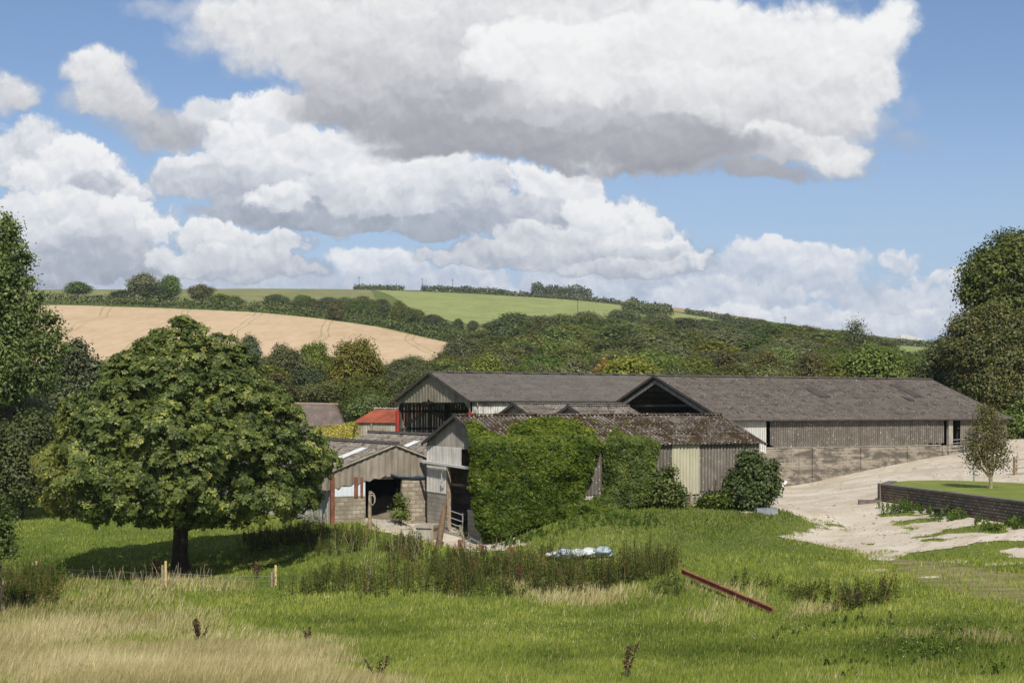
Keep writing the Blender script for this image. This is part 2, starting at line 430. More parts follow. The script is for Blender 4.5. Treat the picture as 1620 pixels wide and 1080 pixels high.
FAR = {-400: [(170, 655), (300, 575), (400, 522), (480, 480), (620, 466), (850, 457)],
       100: [(170, 655), (240, 614), (330, 565), (480, 483), (620, 468), (850, 458)],
       400: [(170, 655), (240, 614), (330, 562), (470, 493), (600, 475), (850, 457)],
       600: [(170, 655), (240, 611), (330, 562), (430, 517), (550, 492), (700, 470), (850, 459)],
       750: [(170, 655), (240, 613), (330, 566), (400, 545), (500, 518), (620, 500), (850, 463)],
       950: [(170, 655), (240, 613), (330, 577), (430, 550), (540, 522), (650, 497), (900, 474)],
       1150: [(170, 655), (240, 612), (330, 580), (430, 560), (540, 540), (650, 524), (900, 498)],
       1400: [(170, 655), (240, 611), (330, 583), (430, 567), (540, 554), (700, 541), (900, 533)],
       1650: [(170, 655), (240, 611), (330, 588), (430, 575), (540, 565), (700, 555), (900, 550)],
       2050: [(170, 655), (330, 585), (540, 568), (900, 556)]}
for px, rows in FAR.items():
    for d, py in rows: cp(px, d, py=py)
    cp(px, 1300, py=rows[-1][1] + 22); cp(px, 1900, py=rows[-1][1] + 60)
CT = np.array(CTRL)
def tps_xy(px, d): return np.stack([px / 420.0, np.log(d) * 2.2], -1)
_K = tps_xy(CT[:, 0], CT[:, 1])
def _ker(r2): return 0.5 * r2 * np.log(np.maximum(r2, 1e-12))
_n = len(_K)
_A = np.zeros((_n + 3, _n + 3))
_d2 = ((_K[:, None] - _K[None]) ** 2).sum(-1)
_A[:_n, :_n] = _ker(_d2) + np.eye(_n) * 0.004
_A[:_n, _n] = 1; _A[:_n, _n + 1:] = _K; _A[_n, :_n] = 1; _A[_n + 1:, :_n] = _K.T
_zs = CT[:, 2] / (CT[:, 1] + 25.0)                       # interpolate the slope of sight, kinder to the far hills
_W = np.linalg.solve(_A, np.concatenate([_zs, [0, 0, 0]]))
def terr_pd(px, d):
    px = np.clip(np.asarray(px, float), -600, 2200); d = np.clip(np.asarray(d, float), 1.5, 1900)
    shp = np.broadcast(px, d).shape
    q = tps_xy(np.broadcast_to(px, shp).ravel(), np.broadcast_to(d, shp).ravel())
    out = np.empty(len(q))
    for i in range(0, len(q), 20000):
        qq = q[i:i + 20000]
        r2 = ((qq[:, None] - _K[None]) ** 2).sum(-1)
        out[i:i + 20000] = _ker(r2) @ _W[:_n] + _W[_n] + qq @ _W[_n + 1:]
    out = out.reshape(shp) * (d + 25.0)
    return out
def terr(x, y):
    x = np.asarray(x, float); y = np.asarray(y, float)
    yy = np.maximum(y, 1.5)
    d = np.where(y > np.abs(x) * 0.45, yy, np.maximum(1.5, np.hypot(x, y)))
    px = CX + F * x / np.maximum(yy, np.abs(x) * 0.8 + 0.01)
    return terr_pd(px, d)
def gz(x, y): return float(terr(np.array([x]), np.array([y]))[0])

# the ground sheet: fine where the photo looks, coarse elsewhere
def ground_sheet():
    ang = np.concatenate([np.linspace(-pi, -0.62, 40)[:-1], np.linspace(-0.62, 0.62, 420), np.linspace(0.62, pi, 40)[1:]])
    r = np.concatenate([[0.5], np.geomspace(2, 24, 24), np.geomspace(24, 130, 320)[1:], np.geomspace(130, 1900, 240)[1:], [2600, 3600]])
    A, R = np.meshgrid(ang, r)
    X = np.sin(A) * R; Y = np.cos(A) * R
    Z = terr(X, Y)
    Z[-2] = -10; Z[-1] = -30
    V = np.stack([X, Y, Z], -1).reshape(-1, 3)
    nr, na = A.shape
    i = np.arange(nr * na).reshape(nr, na)
    Fc = np.stack([i[:-1, :-1], i[:-1, 1:], i[1:, 1:], i[1:, :-1]], -1).reshape(-1, 4)
    Fc = Fc[:, ::-1]
    return np_mesh('ground', V, Fc, smooth=True)

def region_sheet(name, field, px0, px1, npx, d0, d1, nd, lift, mat, kind='structure', label=None, attrs=None, logd=True):
    """a sheet lying on the ground wherever field(px, d) > 0"""
    pxs = np.linspace(px0, px1, npx)
    ds = np.geomspace(d0, d1, nd) if logd else np.linspace(d0, d1, nd)
    PX_, D_ = np.meshgrid(pxs, ds)
    X = (PX_ - CX) / F * D_
    Z = terr(X, D_) + (lift(D_) if callable(lift) else lift)
    f = field(PX_, D_)
    V = np.stack([X, D_, Z], -1).reshape(-1, 3)
    i = np.arange(nd * npx).reshape(nd, npx)
    Fc = np.stack([i[:-1, :-1], i[:-1, 1:], i[1:, 1:], i[1:, :-1]], -1)
    keep = (f[:-1, :-1] > 0) & (f[:-1, 1:] > 0) & (f[1:, 1:] > 0) & (f[1:, :-1] > 0)
    Fc = Fc[keep]
    used = np.unique(Fc); remap = np.full(len(V), -1); remap[used] = np.arange(len(used))
    at = {'edge': ('POINT', f.reshape(-1)[used])}
    me = np_mesh(name, V[used], remap[Fc], at, smooth=True)
    o = link(name, me, mat)
    return tag(o, label, None, None, kind)

def poly_sdf(PX_, PY_, poly):
    """signed distance to a polygon (positive inside)"""
    p = np.asarray(poly, float); n = len(p)
    d = np.full(PX_.shape, 1e18); inside = np.zeros(PX_.shape, bool)
    for i in range(n):
        a, b = p[i], p[(i + 1) % n]
        e = b - a; wx = PX_ - a[0]; wy = PY_ - a[1]
        t = np.clip((wx * e[0] + wy * e[1]) / max(e @ e, 1e-12), 0, 1)
        d = np.minimum(d, (wx - e[0] * t) ** 2 + (wy - e[1] * t) ** 2)
        c = ((a[1] <= PY_) & (b[1] > PY_)) | ((b[1] <= PY_) & (a[1] > PY_))
        with np.errstate(divide='ignore', invalid='ignore'):
            xi = a[0] + (PY_ - a[1]) / (b[1] - a[1]) * e[0]
        inside ^= c & (PX_ < xi)
    return np.where(inside, 1, -1) * np.sqrt(d)

def vnoise(x, y, seed=0, octaves=4):
    """value noise in plan, -1..1"""
    r = np.random.default_rng(1000 + seed); T = r.random((64, 64))
    out = 0; amp = 1; tot = 0
    for o in range(octaves):
        xf = x * 2 ** o + o * 13.7; yf = y * 2 ** o + o * 5.1
        xi = np.floor(xf).astype(int); yi = np.floor(yf).astype(int); fx = xf - xi; fy = yf - yi
        fx = fx * fx * (3 - 2 * fx); fy = fy * fy * (3 - 2 * fy)
        g = lambda i, j: T[i % 64, j % 64]
        v = (g(xi, yi) * (1 - fx) + g(xi + 1, yi) * fx) * (1 - fy) + (g(xi, yi + 1) * (1 - fx) + g(xi + 1, yi + 1) * fx) * fy
        out = out + v * amp; tot += amp; amp *= 0.55
    return out / tot * 2 - 1
# ------------------------------------------------------------------ ground, fields, tracks
def G(px, py, lo=20.0, hi=400.0):
    """distance at which the ground is seen at photo pixel (px, py)"""
    ds = np.geomspace(lo, hi, 1500)
    z = terr_pd(px, ds); y = CY - (z - H) * F / ds
    i = int(np.argmax(y <= py))
    return float(ds[i])
def GP(px, py, lo=20.0, hi=400.0):
    d = G(px, py, lo, hi)
    x = (px - CX) / F * d
    return Vector((x, d, gz(x, d)))

m, N = new_mat('meadow_soil')
t = N.n('ShaderNodeTexCoord'); p = t.outputs['Object']
n1 = N.noise(p, 0.12, 6, 0.6, 0.4); n2 = N.noise(p, 2.5, 5, 0.65); n3 = N.noise(p, 0.02, 4, 0.5)
col = N.ramp(n1, [(0.3, (.075, .11, .022)), (0.5, (.12, .165, .032)), (0.7, (.17, .20, .05))])
col = N.mix(N.ss(n2, 0.35, 0.75, 0.0, 0.6), col, (.055, .075, .02, 1))
col = N.mix(N.ss(n3, 0.45, 0.65, 0.0, 0.45), col, (.17, .165, .065, 1))
MAT_GROUND = finish(m, N, col, 1.0, n2, 0.5, 0.08, 0.1)
go = link('ground', ground_sheet(), MAT_GROUND); tag(go, kind='structure')

def edge_mat(name, build, soft=0.5, thr=0.0, namp=1.0, nscale=0.6):
    """a sheet whose ragged edge is cut by noise: the 'edge' attribute is the distance inside its outline"""
    m, N = new_mat(name)
    t = N.n('ShaderNodeTexCoord'); p = t.outputs['Object']
    color, rough, bump = build(N, p)
    a = N.n('ShaderNodeAttribute', attribute_name='edge')
    nn = N.m('SUBTRACT', N.noise(p, nscale, 6, 0.65), 0.5)
    v = N.m('ADD', a.outputs['Fac'], N.m('MULTIPLY', nn, namp))
    al = N.ss(v, thr, thr + soft)
    b = N.n('ShaderNodeBsdfPrincipled'); N.put(b.inputs['Base Color'], color); b.inputs['Roughness'].default_value = rough
    b.inputs['Specular IOR Level'].default_value = 0.15
    N.put(b.inputs['Alpha'], al)
    bn = N.n('ShaderNodeBump'); bn.inputs['Strength'].default_value = 0.5; bn.inputs['Distance'].default_value = 0.05
    N.put(bn.inputs['Height'], bump); N.put(b.inputs['Normal'], bn.outputs[0])
    o = N.n('ShaderNodeOutputMaterial'); m.node_tree.links.new(b.outputs[0], o.inputs[0])
    return m

def px_to_pd(poly, lo=20, hi=400): return [(px, G(px, py, lo, hi)) for px, py in poly]
def world_sdf(poly_pd):
    pw = [((px - CX) / F * d, d) for px, d in poly_pd]
    return lambda PX_, D_: poly_sdf((PX_ - CX) / F * D_, D_, pw)

# chalk track running up past the long barn
track_px = [(1180, 812), (1200, 792), (1222, 770), (1300, 754), (1400, 733), (1520, 708), (1560, 692), (1590, 688), (1750, 684), (1900, 690), (1900, 880), (1700, 888), (1620, 890), (1560, 884),
            (1500, 879), (1440, 882), (1405, 888), (1375, 884), (1345, 871), (1300, 862), (1235, 850), (1282, 843), (1292, 832), (1262, 816), (1225, 806)]
track_pd = px_to_pd(track_px, 40, 130)
tsdf = world_sdf(track_pd)
def track_field(PX_, D_):
    f = tsdf(PX_, D_); x = (PX_ - CX) / F * D_
    right = np.clip((x - 15.0) / 4, 0, 1) * np.clip((76 - D_) / 5, 0, 1)
    f = np.minimum(f, 3.0) - right * 3.2 * np.clip(vnoise(x * 0.35, D_ * 0.22, 3) + 0.12, 0, 2) * 2.0
    blob = lambda px, py, rx, ry: (1 - ((x - (px - CX) / F * G(px, py)) / rx) ** 2 - ((D_ - G(px, py)) / ry) ** 2)
    f = f - np.clip(blob(1515, 845, 2.4, 2.2), 0, 1) * 3.5 * (0.7 + 0.5 * vnoise(x, D_ * 0.5, 8))
    for bx_, by_, rx_, ry_ in ((1450, 826, 1.5, 1.0), (1560, 836, 2.2, 1.2), (1590, 862, 2.4, 1.6), (1470, 858, 1.6, 1.0), (1540, 868, 2.6, .9), (1410, 815, 1.4, .9), (1370, 862, 1.0, .8)):
        f = f - np.clip(blob(bx_, by_, rx_, ry_), 0, 1) * 4.5 * np.clip(.55 + vnoise(x * 1.3, D_ * .7, 17), 0, 2)
    extra = np.maximum.reduce([blob(1385, 903, 0.9, 0.9), blob(1510, 889, 0.9, 0.8), blob(1590, 892, 1.4, 0.6), blob(1470, 914, .7, .5)])
    return np.maximum(f, extra * 0.9 - .62) + 0.4
def chalk(N, p):
    a = N.noise(p, 0.35, 7, 0.6, 0.5); b_ = N.noise(p, 5.0, 4, 0.7)
    c = N.ramp(a, [(0.3, (.40, .345, .26)), (0.5, (.51, .455, .365)), (0.68, (.60, .55, .47))])
    c = N.mix(N.ss(b_, 0.52, 0.75, 0.0, 0.6), c, (.33, .27, .19, 1))
    d_ = N.noise(N.v('MULTIPLY', p, (0.5, 1.8, 1)), 0.5, 5, 0.65)
    c = N.mix(N.ss(d_, 0.54, 0.66, 0.0, 0.6), c, (.38, .32, .23, 1))
    s_ = N.n('ShaderNodeSeparateXYZ'); N.put(s_.inputs[0], p)      # wheel ruts running with the track
    rut = N.m('ADD', N.m('SUBTRACT', s_.outputs[0], N.m('MULTIPLY', s_.outputs[1], 0.42)), N.m('MULTIPLY', N.noise(p, 0.07, 3, 0.5), 9.0))
    rr = N.m('SINE', N.m('MULTIPLY', rut, 3.4))
    c = N.mix(N.m('MULTIPLY', N.ss(rr, 0.55, 0.95), N.ss(N.noise(p, 0.3, 5, 0.6), 0.42, 0.62, 0.0, 0.55)), c, (.40, .33, .235, 1))
    return c, 1.0, b_
MAT_CHALK = edge_mat('chalk', chalk, soft=0.3, thr=0.15, namp=2.2, nscale=0.8)
region_sheet('chalk_track', track_field, 1150, 1900, 560, 42, 132, 520, 0.03, MAT_CHALK)
yard_px = [(560, 818), (600, 812), (650, 812), (680, 822), (700, 830), (722, 848), (790, 852), (832, 860), (800, 868), (745, 870), (700, 862), (650, 850), (600, 838)]
yard_pd = px_to_pd(yard_px, 50, 90)
ysdf = world_sdf(yard_pd)
region_sheet('yard', lambda a, b: ysdf(a, b) + 0.6, 520, 880, 240, 56, 90, 220, 0.025, MAT_CHALK)
# trampled, half-bare turf beside the track
worn_px = [(1400, 884), (1480, 888), (1560, 900), (1640, 912), (1800, 940), (1800, 1000), (1640, 965), (1540, 945), (1450, 920)]
def wornc(N, p):
    a = N.noise(N.v('MULTIPLY', p, (0.6, 1.6, 1)), 0.9, 7, 0.65)
    return N.ramp(a, [(0.3, (.11, .12, .04)), (0.55, (.22, .19, .09)), (0.7, (.33, .28, .17))]), 1.0, a
wsdf = world_sdf(px_to_pd(worn_px, 30, 90))
region_sheet('worn_turf', lambda a, b: wsdf(a, b) + 0.9, 1360, 1850, 260, 40, 66, 200, 0.02, edge_mat('worn', wornc, 0.9, 0.3, 2.4, 0.7))

# the ripe wheat with its tramlines
def wheatc(N, p):
    a = N.noise(p, 0.02, 5, 0.6); b_ = N.noise(N.v('MULTIPLY', p, (1.0, 0.25, 1)), 0.35, 5, 0.6)
    c = N.ramp(N.m('ADD', N.m('MULTIPLY', a, 0.5), N.m('MULTIPLY', b_, 0.5)), [(0.35, (.42, .31, .185)), (0.5, (.50, .375, .235)), (0.68, (.57, .44, .29))])
    s = N.n('ShaderNodeSeparateXYZ'); N.put(s.inputs[0], p)
    wob = N.m('MULTIPLY', N.m('SUBTRACT', N.noise(p, 0.01, 2, 0.5), 0.5), 26.0)
    u = N.m('ADD', N.m('ADD', s.outputs[0], N.m('MULTIPLY', s.outputs[1], 0.16)), wob)
    fr = N.m('MULTIPLY', N.m('FRACT', N.m('DIVIDE', u, 24.0)), 24.0)
    l1 = N.m('LESS_THAN', N.m('ABSOLUTE', N.m('SUBTRACT', fr, 10.0)), 0.22)
    l2 = N.m('LESS_THAN', N.m('ABSOLUTE', N.m('SUBTRACT', fr, 12.0)), 0.22)
    g_ = N.noise(p, 0.012, 6, 0.65); c = N.mix(N.ss(g_, 0.48, 0.68, 0.0, 0.35), c, (.36, .27, .14, 1))
    rw = N.noise(N.v('MULTIPLY', N.v('ADD', p, (0, 0, 0)), (0.9, 0.05, 1)), 1.0, 3, 0.6)
    c = N.mix(N.ss(rw, 0.5, 0.8, 0.0, 0.30), c, (.36, .26, .14, 1))
    c = N.mix(N.m('MULTIPLY', N.m('MAXIMUM', l1, l2), 0.55), c, (.24, .20, .09, 1))
    return c, 1.0, b_
wheat_pd = [(-500, 478), (60, 480), (250, 478), (400, 466), (500, 450), (600, 428), (700, 398), (765, 378), (800, 330), (790, 285), (-500, 285)]
wh = world_sdf(wheat_pd)
region_sheet('wheat_field', lambda a, b: wh(a, b), -480, 820, 420, 285, 482, 160, 0.12, edge_mat('wheat', wheatc, 0.5, 0.2, 0.8, 0.3))
def pasture(c0, c1, c2, sy=0.3):
    def f(N, p):
        a = N.noise(N.v('MULTIPLY', p, (0.5, sy, 1)), 0.12, 6, 0.6)
        c = N.ramp(a, [(0.3, c0), (0.5, c1), (0.7, c2)])
        rw = N.noise(N.v('MULTIPLY', p, (0.35, 0.02, 1)), 1.0, 4, 0.6)
        c = N.mix(N.ss(rw, 0.5, 0.7, 0.0, 0.45), c, c4(tuple(q * .72 for q in c0)))
        return c, 1.0, a
    return f
gsd = world_sdf([(585, 840), (640, 640), (640, 560), (780, 500), (1000, 560), (1080, 640), (1150, 700), (1120, 770), (960, 800), (800, 810)])
region_sheet('green_field', lambda a, b: gsd(a, b), 560, 1180, 200, 500, 850, 120, 0.2, edge_mat('fresh_green', pasture((.20, .235, .075), (.245, .28, .095), (.29, .32, .12)), 1.5, 0.5, 1.0, 0.05))
psd = world_sdf([(-400, 900), (-400, 505), (300, 500), (520, 530), (600, 640), (590, 900)])
region_sheet('pasture', lambda a, b: psd(a, b), -400, 620, 160, 500, 905, 90, 0.15, edge_mat('dull_pasture', pasture((.155, .175, .06), (.20, .205, .08), (.26, .25, .11)), 1.5, 0.5, 1.0, 0.05))
ssd = world_sdf([(600, 960), (600, 850), (830, 815), (960, 806), (1130, 775), (1210, 770), (1210, 950)])
region_sheet('stubble_field', lambda a, b: ssd(a, b), 590, 1220, 160, 760, 960, 60, 0.3, edge_mat('stubble', pasture((.26, .20, .10), (.34, .26, .14), (.40, .31, .18)), 1.5, 0.5, 1.0, 0.05))
gs2 = world_sdf([(1395, 420), (1395, 640), (1620, 640), (1700, 420)])
region_sheet('far_paddock', lambda a, b: gs2(a, b), 1380, 1700, 90, 415, 650, 60, 0.2, edge_mat('paddock', pasture((.19, .24, .07), (.23, .28, .09), (.28, .32, .12)), 1.5, 0.5, 1.0, 0.05))

# the raised lawn behind its stone wall
LZ = 2.2
lawn_pd = [(1397, 79.3), (1412, 82.5), (1440, 84.4), (1485, 84.8), (1560, 83.4), (1640, 80.5), (1760, 76.0), (1760, 60.0), (1640, 63.6), (1500, 71.8)]
lw = [Vector(((a - CX) / F * b, b, LZ)) for a, b in lawn_pd]
mb = MB()
mb.poly(list(reversed(lw)))
for i in range(len(lw)):
    a, b = lw[i], lw[(i + 1) % len(lw)]
    mb.poly([a, b, b - Vector((0, 0, 1.4)), a - Vector((0, 0, 1.4))])
def lawnc(N, p):
    return N.ramp(N.noise(p, 0.7, 6, 0.6), [(0.3, (.13, .165, .036)), (0.55, (.18, .22, .05)), (0.7, (.24, .265, .07))])
m, N = new_mat('mown_lawn'); t = N.n('ShaderNodeTexCoord')
n_ = N.noise(t.outputs['Object'], 9.0, 4, 0.7)
MAT_LAWN = finish(m, N, lawnc(N, t.outputs['Object']), 1.0, n_, 0.6, 0.04, 0.1)
lo = mb.build('lawn', MAT_LAWN); tag(lo, kind='structure')
lo.data.flip_normals() if lo.data.polygons[0].normal.z < 0 else None
# ------------------------------------------------------------------ building materials
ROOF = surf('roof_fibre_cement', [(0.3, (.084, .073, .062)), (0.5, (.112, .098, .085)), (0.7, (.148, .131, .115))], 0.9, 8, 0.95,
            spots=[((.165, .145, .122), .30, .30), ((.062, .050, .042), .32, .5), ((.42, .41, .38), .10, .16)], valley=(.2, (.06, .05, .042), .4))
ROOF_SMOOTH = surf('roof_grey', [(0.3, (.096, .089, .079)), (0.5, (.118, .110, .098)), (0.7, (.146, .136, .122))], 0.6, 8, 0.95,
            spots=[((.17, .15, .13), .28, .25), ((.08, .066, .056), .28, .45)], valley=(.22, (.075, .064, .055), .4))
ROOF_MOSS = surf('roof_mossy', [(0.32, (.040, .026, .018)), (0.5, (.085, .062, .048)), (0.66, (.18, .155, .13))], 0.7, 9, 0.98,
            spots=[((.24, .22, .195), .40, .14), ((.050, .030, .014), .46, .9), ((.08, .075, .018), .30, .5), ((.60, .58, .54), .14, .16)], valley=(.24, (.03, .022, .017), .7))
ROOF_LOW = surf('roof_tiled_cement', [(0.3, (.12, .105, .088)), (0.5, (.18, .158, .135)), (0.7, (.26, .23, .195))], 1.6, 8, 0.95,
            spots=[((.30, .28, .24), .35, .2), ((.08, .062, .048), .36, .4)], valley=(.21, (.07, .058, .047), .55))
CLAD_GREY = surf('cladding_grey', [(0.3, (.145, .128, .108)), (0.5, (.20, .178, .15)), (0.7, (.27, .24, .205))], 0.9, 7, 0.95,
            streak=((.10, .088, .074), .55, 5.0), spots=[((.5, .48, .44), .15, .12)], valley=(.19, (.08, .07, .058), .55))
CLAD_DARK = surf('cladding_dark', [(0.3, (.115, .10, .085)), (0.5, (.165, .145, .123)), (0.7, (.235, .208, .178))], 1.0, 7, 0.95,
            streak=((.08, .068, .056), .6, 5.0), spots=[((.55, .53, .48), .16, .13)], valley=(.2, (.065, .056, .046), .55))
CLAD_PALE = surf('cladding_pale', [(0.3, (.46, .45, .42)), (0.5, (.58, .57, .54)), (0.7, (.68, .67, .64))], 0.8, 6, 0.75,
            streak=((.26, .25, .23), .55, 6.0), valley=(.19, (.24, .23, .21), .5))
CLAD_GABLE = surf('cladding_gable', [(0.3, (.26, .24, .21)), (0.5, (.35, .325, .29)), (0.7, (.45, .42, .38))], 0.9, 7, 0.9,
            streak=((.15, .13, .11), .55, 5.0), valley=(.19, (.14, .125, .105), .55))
CLAD_CREAM = surf('cladding_cream', [(0.3, (.37, .35, .245)), (0.5, (.43, .41, .30)), (0.7, (.49, .465, .35))], 0.8, 5, 0.7, streak=((.31, .29, .20), .5, 6.0))
CLAD_WHITE = surf('cladding_whitewashed', [(0.36, (.22, .20, .175)), (0.46, (.52, .50, .47)), (0.7, (.72, .70, .67))], 1.1, 8, 0.85,
            streak=((.16, .14, .12), .75, 4.0))
CLAD_TAN = surf('cladding_tan', [(0.3, (.19, .165, .128)), (0.5, (.265, .235, .188)), (0.7, (.34, .305, .25))], 0.8, 7, 0.95, streak=((.12, .10, .078), .7, 3.0))
SHEET_BLUE = surf('sheet_pale_blue', [(0.3, (.50, .57, .64)), (0.6, (.66, .72, .78)), (0.8, (.74, .77, .80))], 1.2, 5, 0.5, streak=((.40, .44, .48), .5, 5.0))
SKYLIGHT = surf('skylight_plastic', [(0.3, (.42, .45, .46)), (0.7, (.60, .63, .64))], 2.0, 4, 0.25, spec=0.5)
BLOCK_OLD = blockwork('blockwork_stained', (.22, .19, .15), (.36, .315, .25), (.42, .38, .315), (.095, .083, .070), 0.9, ms=.018)
BLOCK_CLEAN = blockwork('blockwork_clean', (.28, .245, .185), (.49, .44, .35), (.22, .19, .15), (.17, .145, .11), 0.6, ms=.022)
BLOCK_GREY = blockwork('blockwork_grey', (.34, .32, .285), (.44, .415, .375), (.24, .225, .20), (.19, .175, .155), 0.5, ms=.02)
BLOCK_PALE = blockwork('blockwork_pale', (.42, .39, .34), (.50, .47, .41), (.44, .41, .36), (.17, .145, .11), 0.7, ms=0.02)
CONCRETE = surf('concrete', [(0.3, (.27, .245, .20)), (0.5, (.36, .33, .275)), (0.7, (.44, .41, .35))], 2.0, 7, 0.95, streak=((.2, .18, .15), .5, 4.0))
DARK_WOOD = surf('dark_timber', [(0.3, (.035, .028, .024)), (0.7, (.085, .07, .058))], 3.0, 6, 0.9)
BARGE = surf('barge_board', [(0.3, (.045, .038, .036)), (0.7, (.10, .088, .082))], 2.0, 6, 0.85)
BARGE_GREY = surf('weathered_board', [(0.3, (.15, .14, .13)), (0.7, (.28, .265, .245))], 2.0, 6, 0.9, streak=((.08, .07, .06), .6, 6.0))
RED_STEEL = surf('red_oxide_steel', [(0.3, (.30, .035, .03)), (0.6, (.42, .05, .04)), (0.8, (.30, .06, .04))], 1.5, 5, 0.6)
RUST_STEEL = surf('rusty_steel', [(0.3, (.12, .05, .032)), (0.5, (.19, .075, .047)), (0.7, (.27, .125, .085))], 2.5, 7, 0.85)
RUST_ROOF = surf('rusty_tin_roof', [(0.3, (.17, .048, .026)), (0.5, (.26, .068, .036)), (0.7, (.32, .10, .055))], 0.8, 7, 0.85)
GALV = surf('galvanised_steel', [(0.3, (.36, .36, .36)), (0.7, (.55, .55, .54))], 4.0, 4, 0.45, metal=0.5, spec=0.5)
WHITE_PAINT = surf('white_paint', [(0.3, (.62, .62, .60)), (0.7, (.80, .80, .78))], 3.0, 5, 0.5)
WOOD = surf('weathered_wood', [(0.3, (.20, .155, .105)), (0.5, (.31, .25, .175)), (0.7, (.42, .35, .26))], 5.0, 6, 0.9, streak=((.12, .09, .06), .6, 14.0))
WOOD_BROWN = surf('brown_wood', [(0.3, (.11, .07, .04)), (0.5, (.18, .12, .072)), (0.7, (.26, .18, .115))], 5.0, 6, 0.9, streak=((.06, .04, .025), .6, 14.0))
WOOD_NEW = surf('treated_pine', [(0.3, (.42, .31, .14)), (0.5, (.52, .40, .19)), (0.7, (.60, .48, .26))], 5.0, 6, 0.85)
DIRT = surf('earth_floor', [(0.3, (.10, .085, .065)), (0.7, (.20, .17, .13))], 1.5, 6, 1.0)
THATCH = surf('thatch', [(0.3, (.10, .08, .07)), (0.5, (.15, .12, .105)), (0.7, (.21, .17, .145))], 1.2, 8, 1.0, streak=((.09, .07, .058), .6, 7.0))
STONE_WALL = blockwork('dark_stone', (.16, .128, .10), (.38, .32, .26), (.07, .055, .044), (.11, .088, .07), 0.35, bw=0.34, bh=0.15, ms=0.03)
BRICK_DARK = surf('dark_brick', [(0.3, (.10, .088, .08)), (0.7, (.19, .17, .155))], 3.0, 6, 0.9)

class Frame:
    """a building's own axes: x along its ridge, y across to the far side"""
    def __init__(s, ox, oy, deg):
        s.o = Vector((ox, oy, 0)); s.r = radians(deg)
        s.a = Vector((cos(s.r), sin(s.r), 0)); s.p = Vector((-sin(s.r), cos(s.r), 0))
    def w(s, x, y, z=0): v = s.o + s.a * x + s.p * y; v.z = z; return v
    def lx(s, px, y=0.0):
        k = (px - CX) / F
        return (k * (s.o.y + s.p.y * y) - s.o.x - s.p.x * y) / (s.a.x - k * s.a.y)
    def ly(s, px, x=0.0):
        k = (px - CX) / F
        return (k * (s.o.y + s.a.y * x) - s.o.x - s.a.x * x) / (s.p.x - k * s.p.y)
    def z(s, py, x, y): return H - (py - CY) / F * s.w(x, y).y
    def g(s, x, y): v = s.w(x, y); return gz(v.x, v.y)

def roof_sheets(mb, L, S, ze, zr, y0=0.0, ov=0.25, og=0.25, pitch=0.18, amp=0.03, courses=4, sides=(0, 1), x0=0.0, lift=0.035):
    h = (zr - ze); hs = S / 2; sl = h / hs
    for sd_ in sides:
        sg = 1 if sd_ == 0 else -1
        nrm = Vector((0, -sg * h, hs)).normalized()
        for k in range(courses):
            t0 = -ov + (hs + ov) * k / courses; t1 = -ov + (hs + ov) * (k + 1) / courses + 0.06
            t1 = min(t1, hs)
            f = lambda t, dz: (lambda u, t=t, dz=dz: (x0 - og + u, y0 + (t if sd_ == 0 else S - t), ze + t * sl + dz))
            mb.sheet(f(t0, lift), f(t1, 0.0), L + 2 * og, nrm, pitch, amp, 4)
    return mb

def ridge_cap(L, S, zr, y0=0.0, og=0.25, x0=0.0, wdt=0.22):
    mb = MB(); c = y0 + S / 2
    for sg in (1, -1):
        mb.poly([(x0 - og, c, zr + .085), (x0 + L + og, c, zr + .085), (x0 + L + og, c - sg * wdt, zr + .085 - wdt * .36), (x0 - og, c - sg * wdt, zr + .085 - wdt * .36)])
    n = int(L / 1.1)
    for i in range(n + 1):
        mb.bar((x0 - og + i * (L + 2 * og) / n, c - .2, zr + .03), (x0 - og + i * (L + 2 * og) / n, c + .2, zr + .03), 0.06, 0.16)
    return mb

def barge(S, ze, zr, x, y0=0.0, ov=0.25, wd=0.22, th=0.05, drop=0.0):
    mb = MB(); sl = (zr - ze) / (S / 2)
    for sg in (0, 1):
        a = (x, y0 - ov if sg == 0 else y0 + S + ov, ze - ov * sl - wd / 2 + 0.05 - drop)
        b = (x, y0 + S / 2, zr - wd / 2 + 0.05 - drop)
        mb.bar(a, b, th, wd, up=(0, 0, 1))
    return mb

def gable_top(S, ze, zr, y0=0.0): return lambda y: ze + (zr - ze) * (1 - abs(y - y0 - S / 2) / (S / 2))

def gable_sheet(x, ya, yb, zb, S, ze, zr, y0=0.0, pitch=0.18, amp=0.025, gap=0.06, nrm=(-1, 0, 0)):
    zt = gable_top(S, ze, zr, y0); zbf = zb if callable(zb) else (lambda y: zb)
    mb = MB()
    mb.sheet(lambda u: (x, ya + u, min(zbf(ya + u), zt(ya + u) - gap)), lambda u: (x, ya + u, zt(ya + u) - gap), yb - ya, nrm, pitch, amp, 4)
    return mb

def wall_sheet(xa, xb, y, z0, z1, nrm=(0, -1, 0), pitch=0.18, amp=0.025, zfn=None):
    mb = MB()
    f0 = (lambda u: (xa + u, y, zfn(xa + u))) if zfn else (lambda u: (xa + u, y, z0))
    mb.sheet(f0, lambda u: (xa + u, y, z1), xb - xa, nrm, pitch, amp, 4)
    return mb

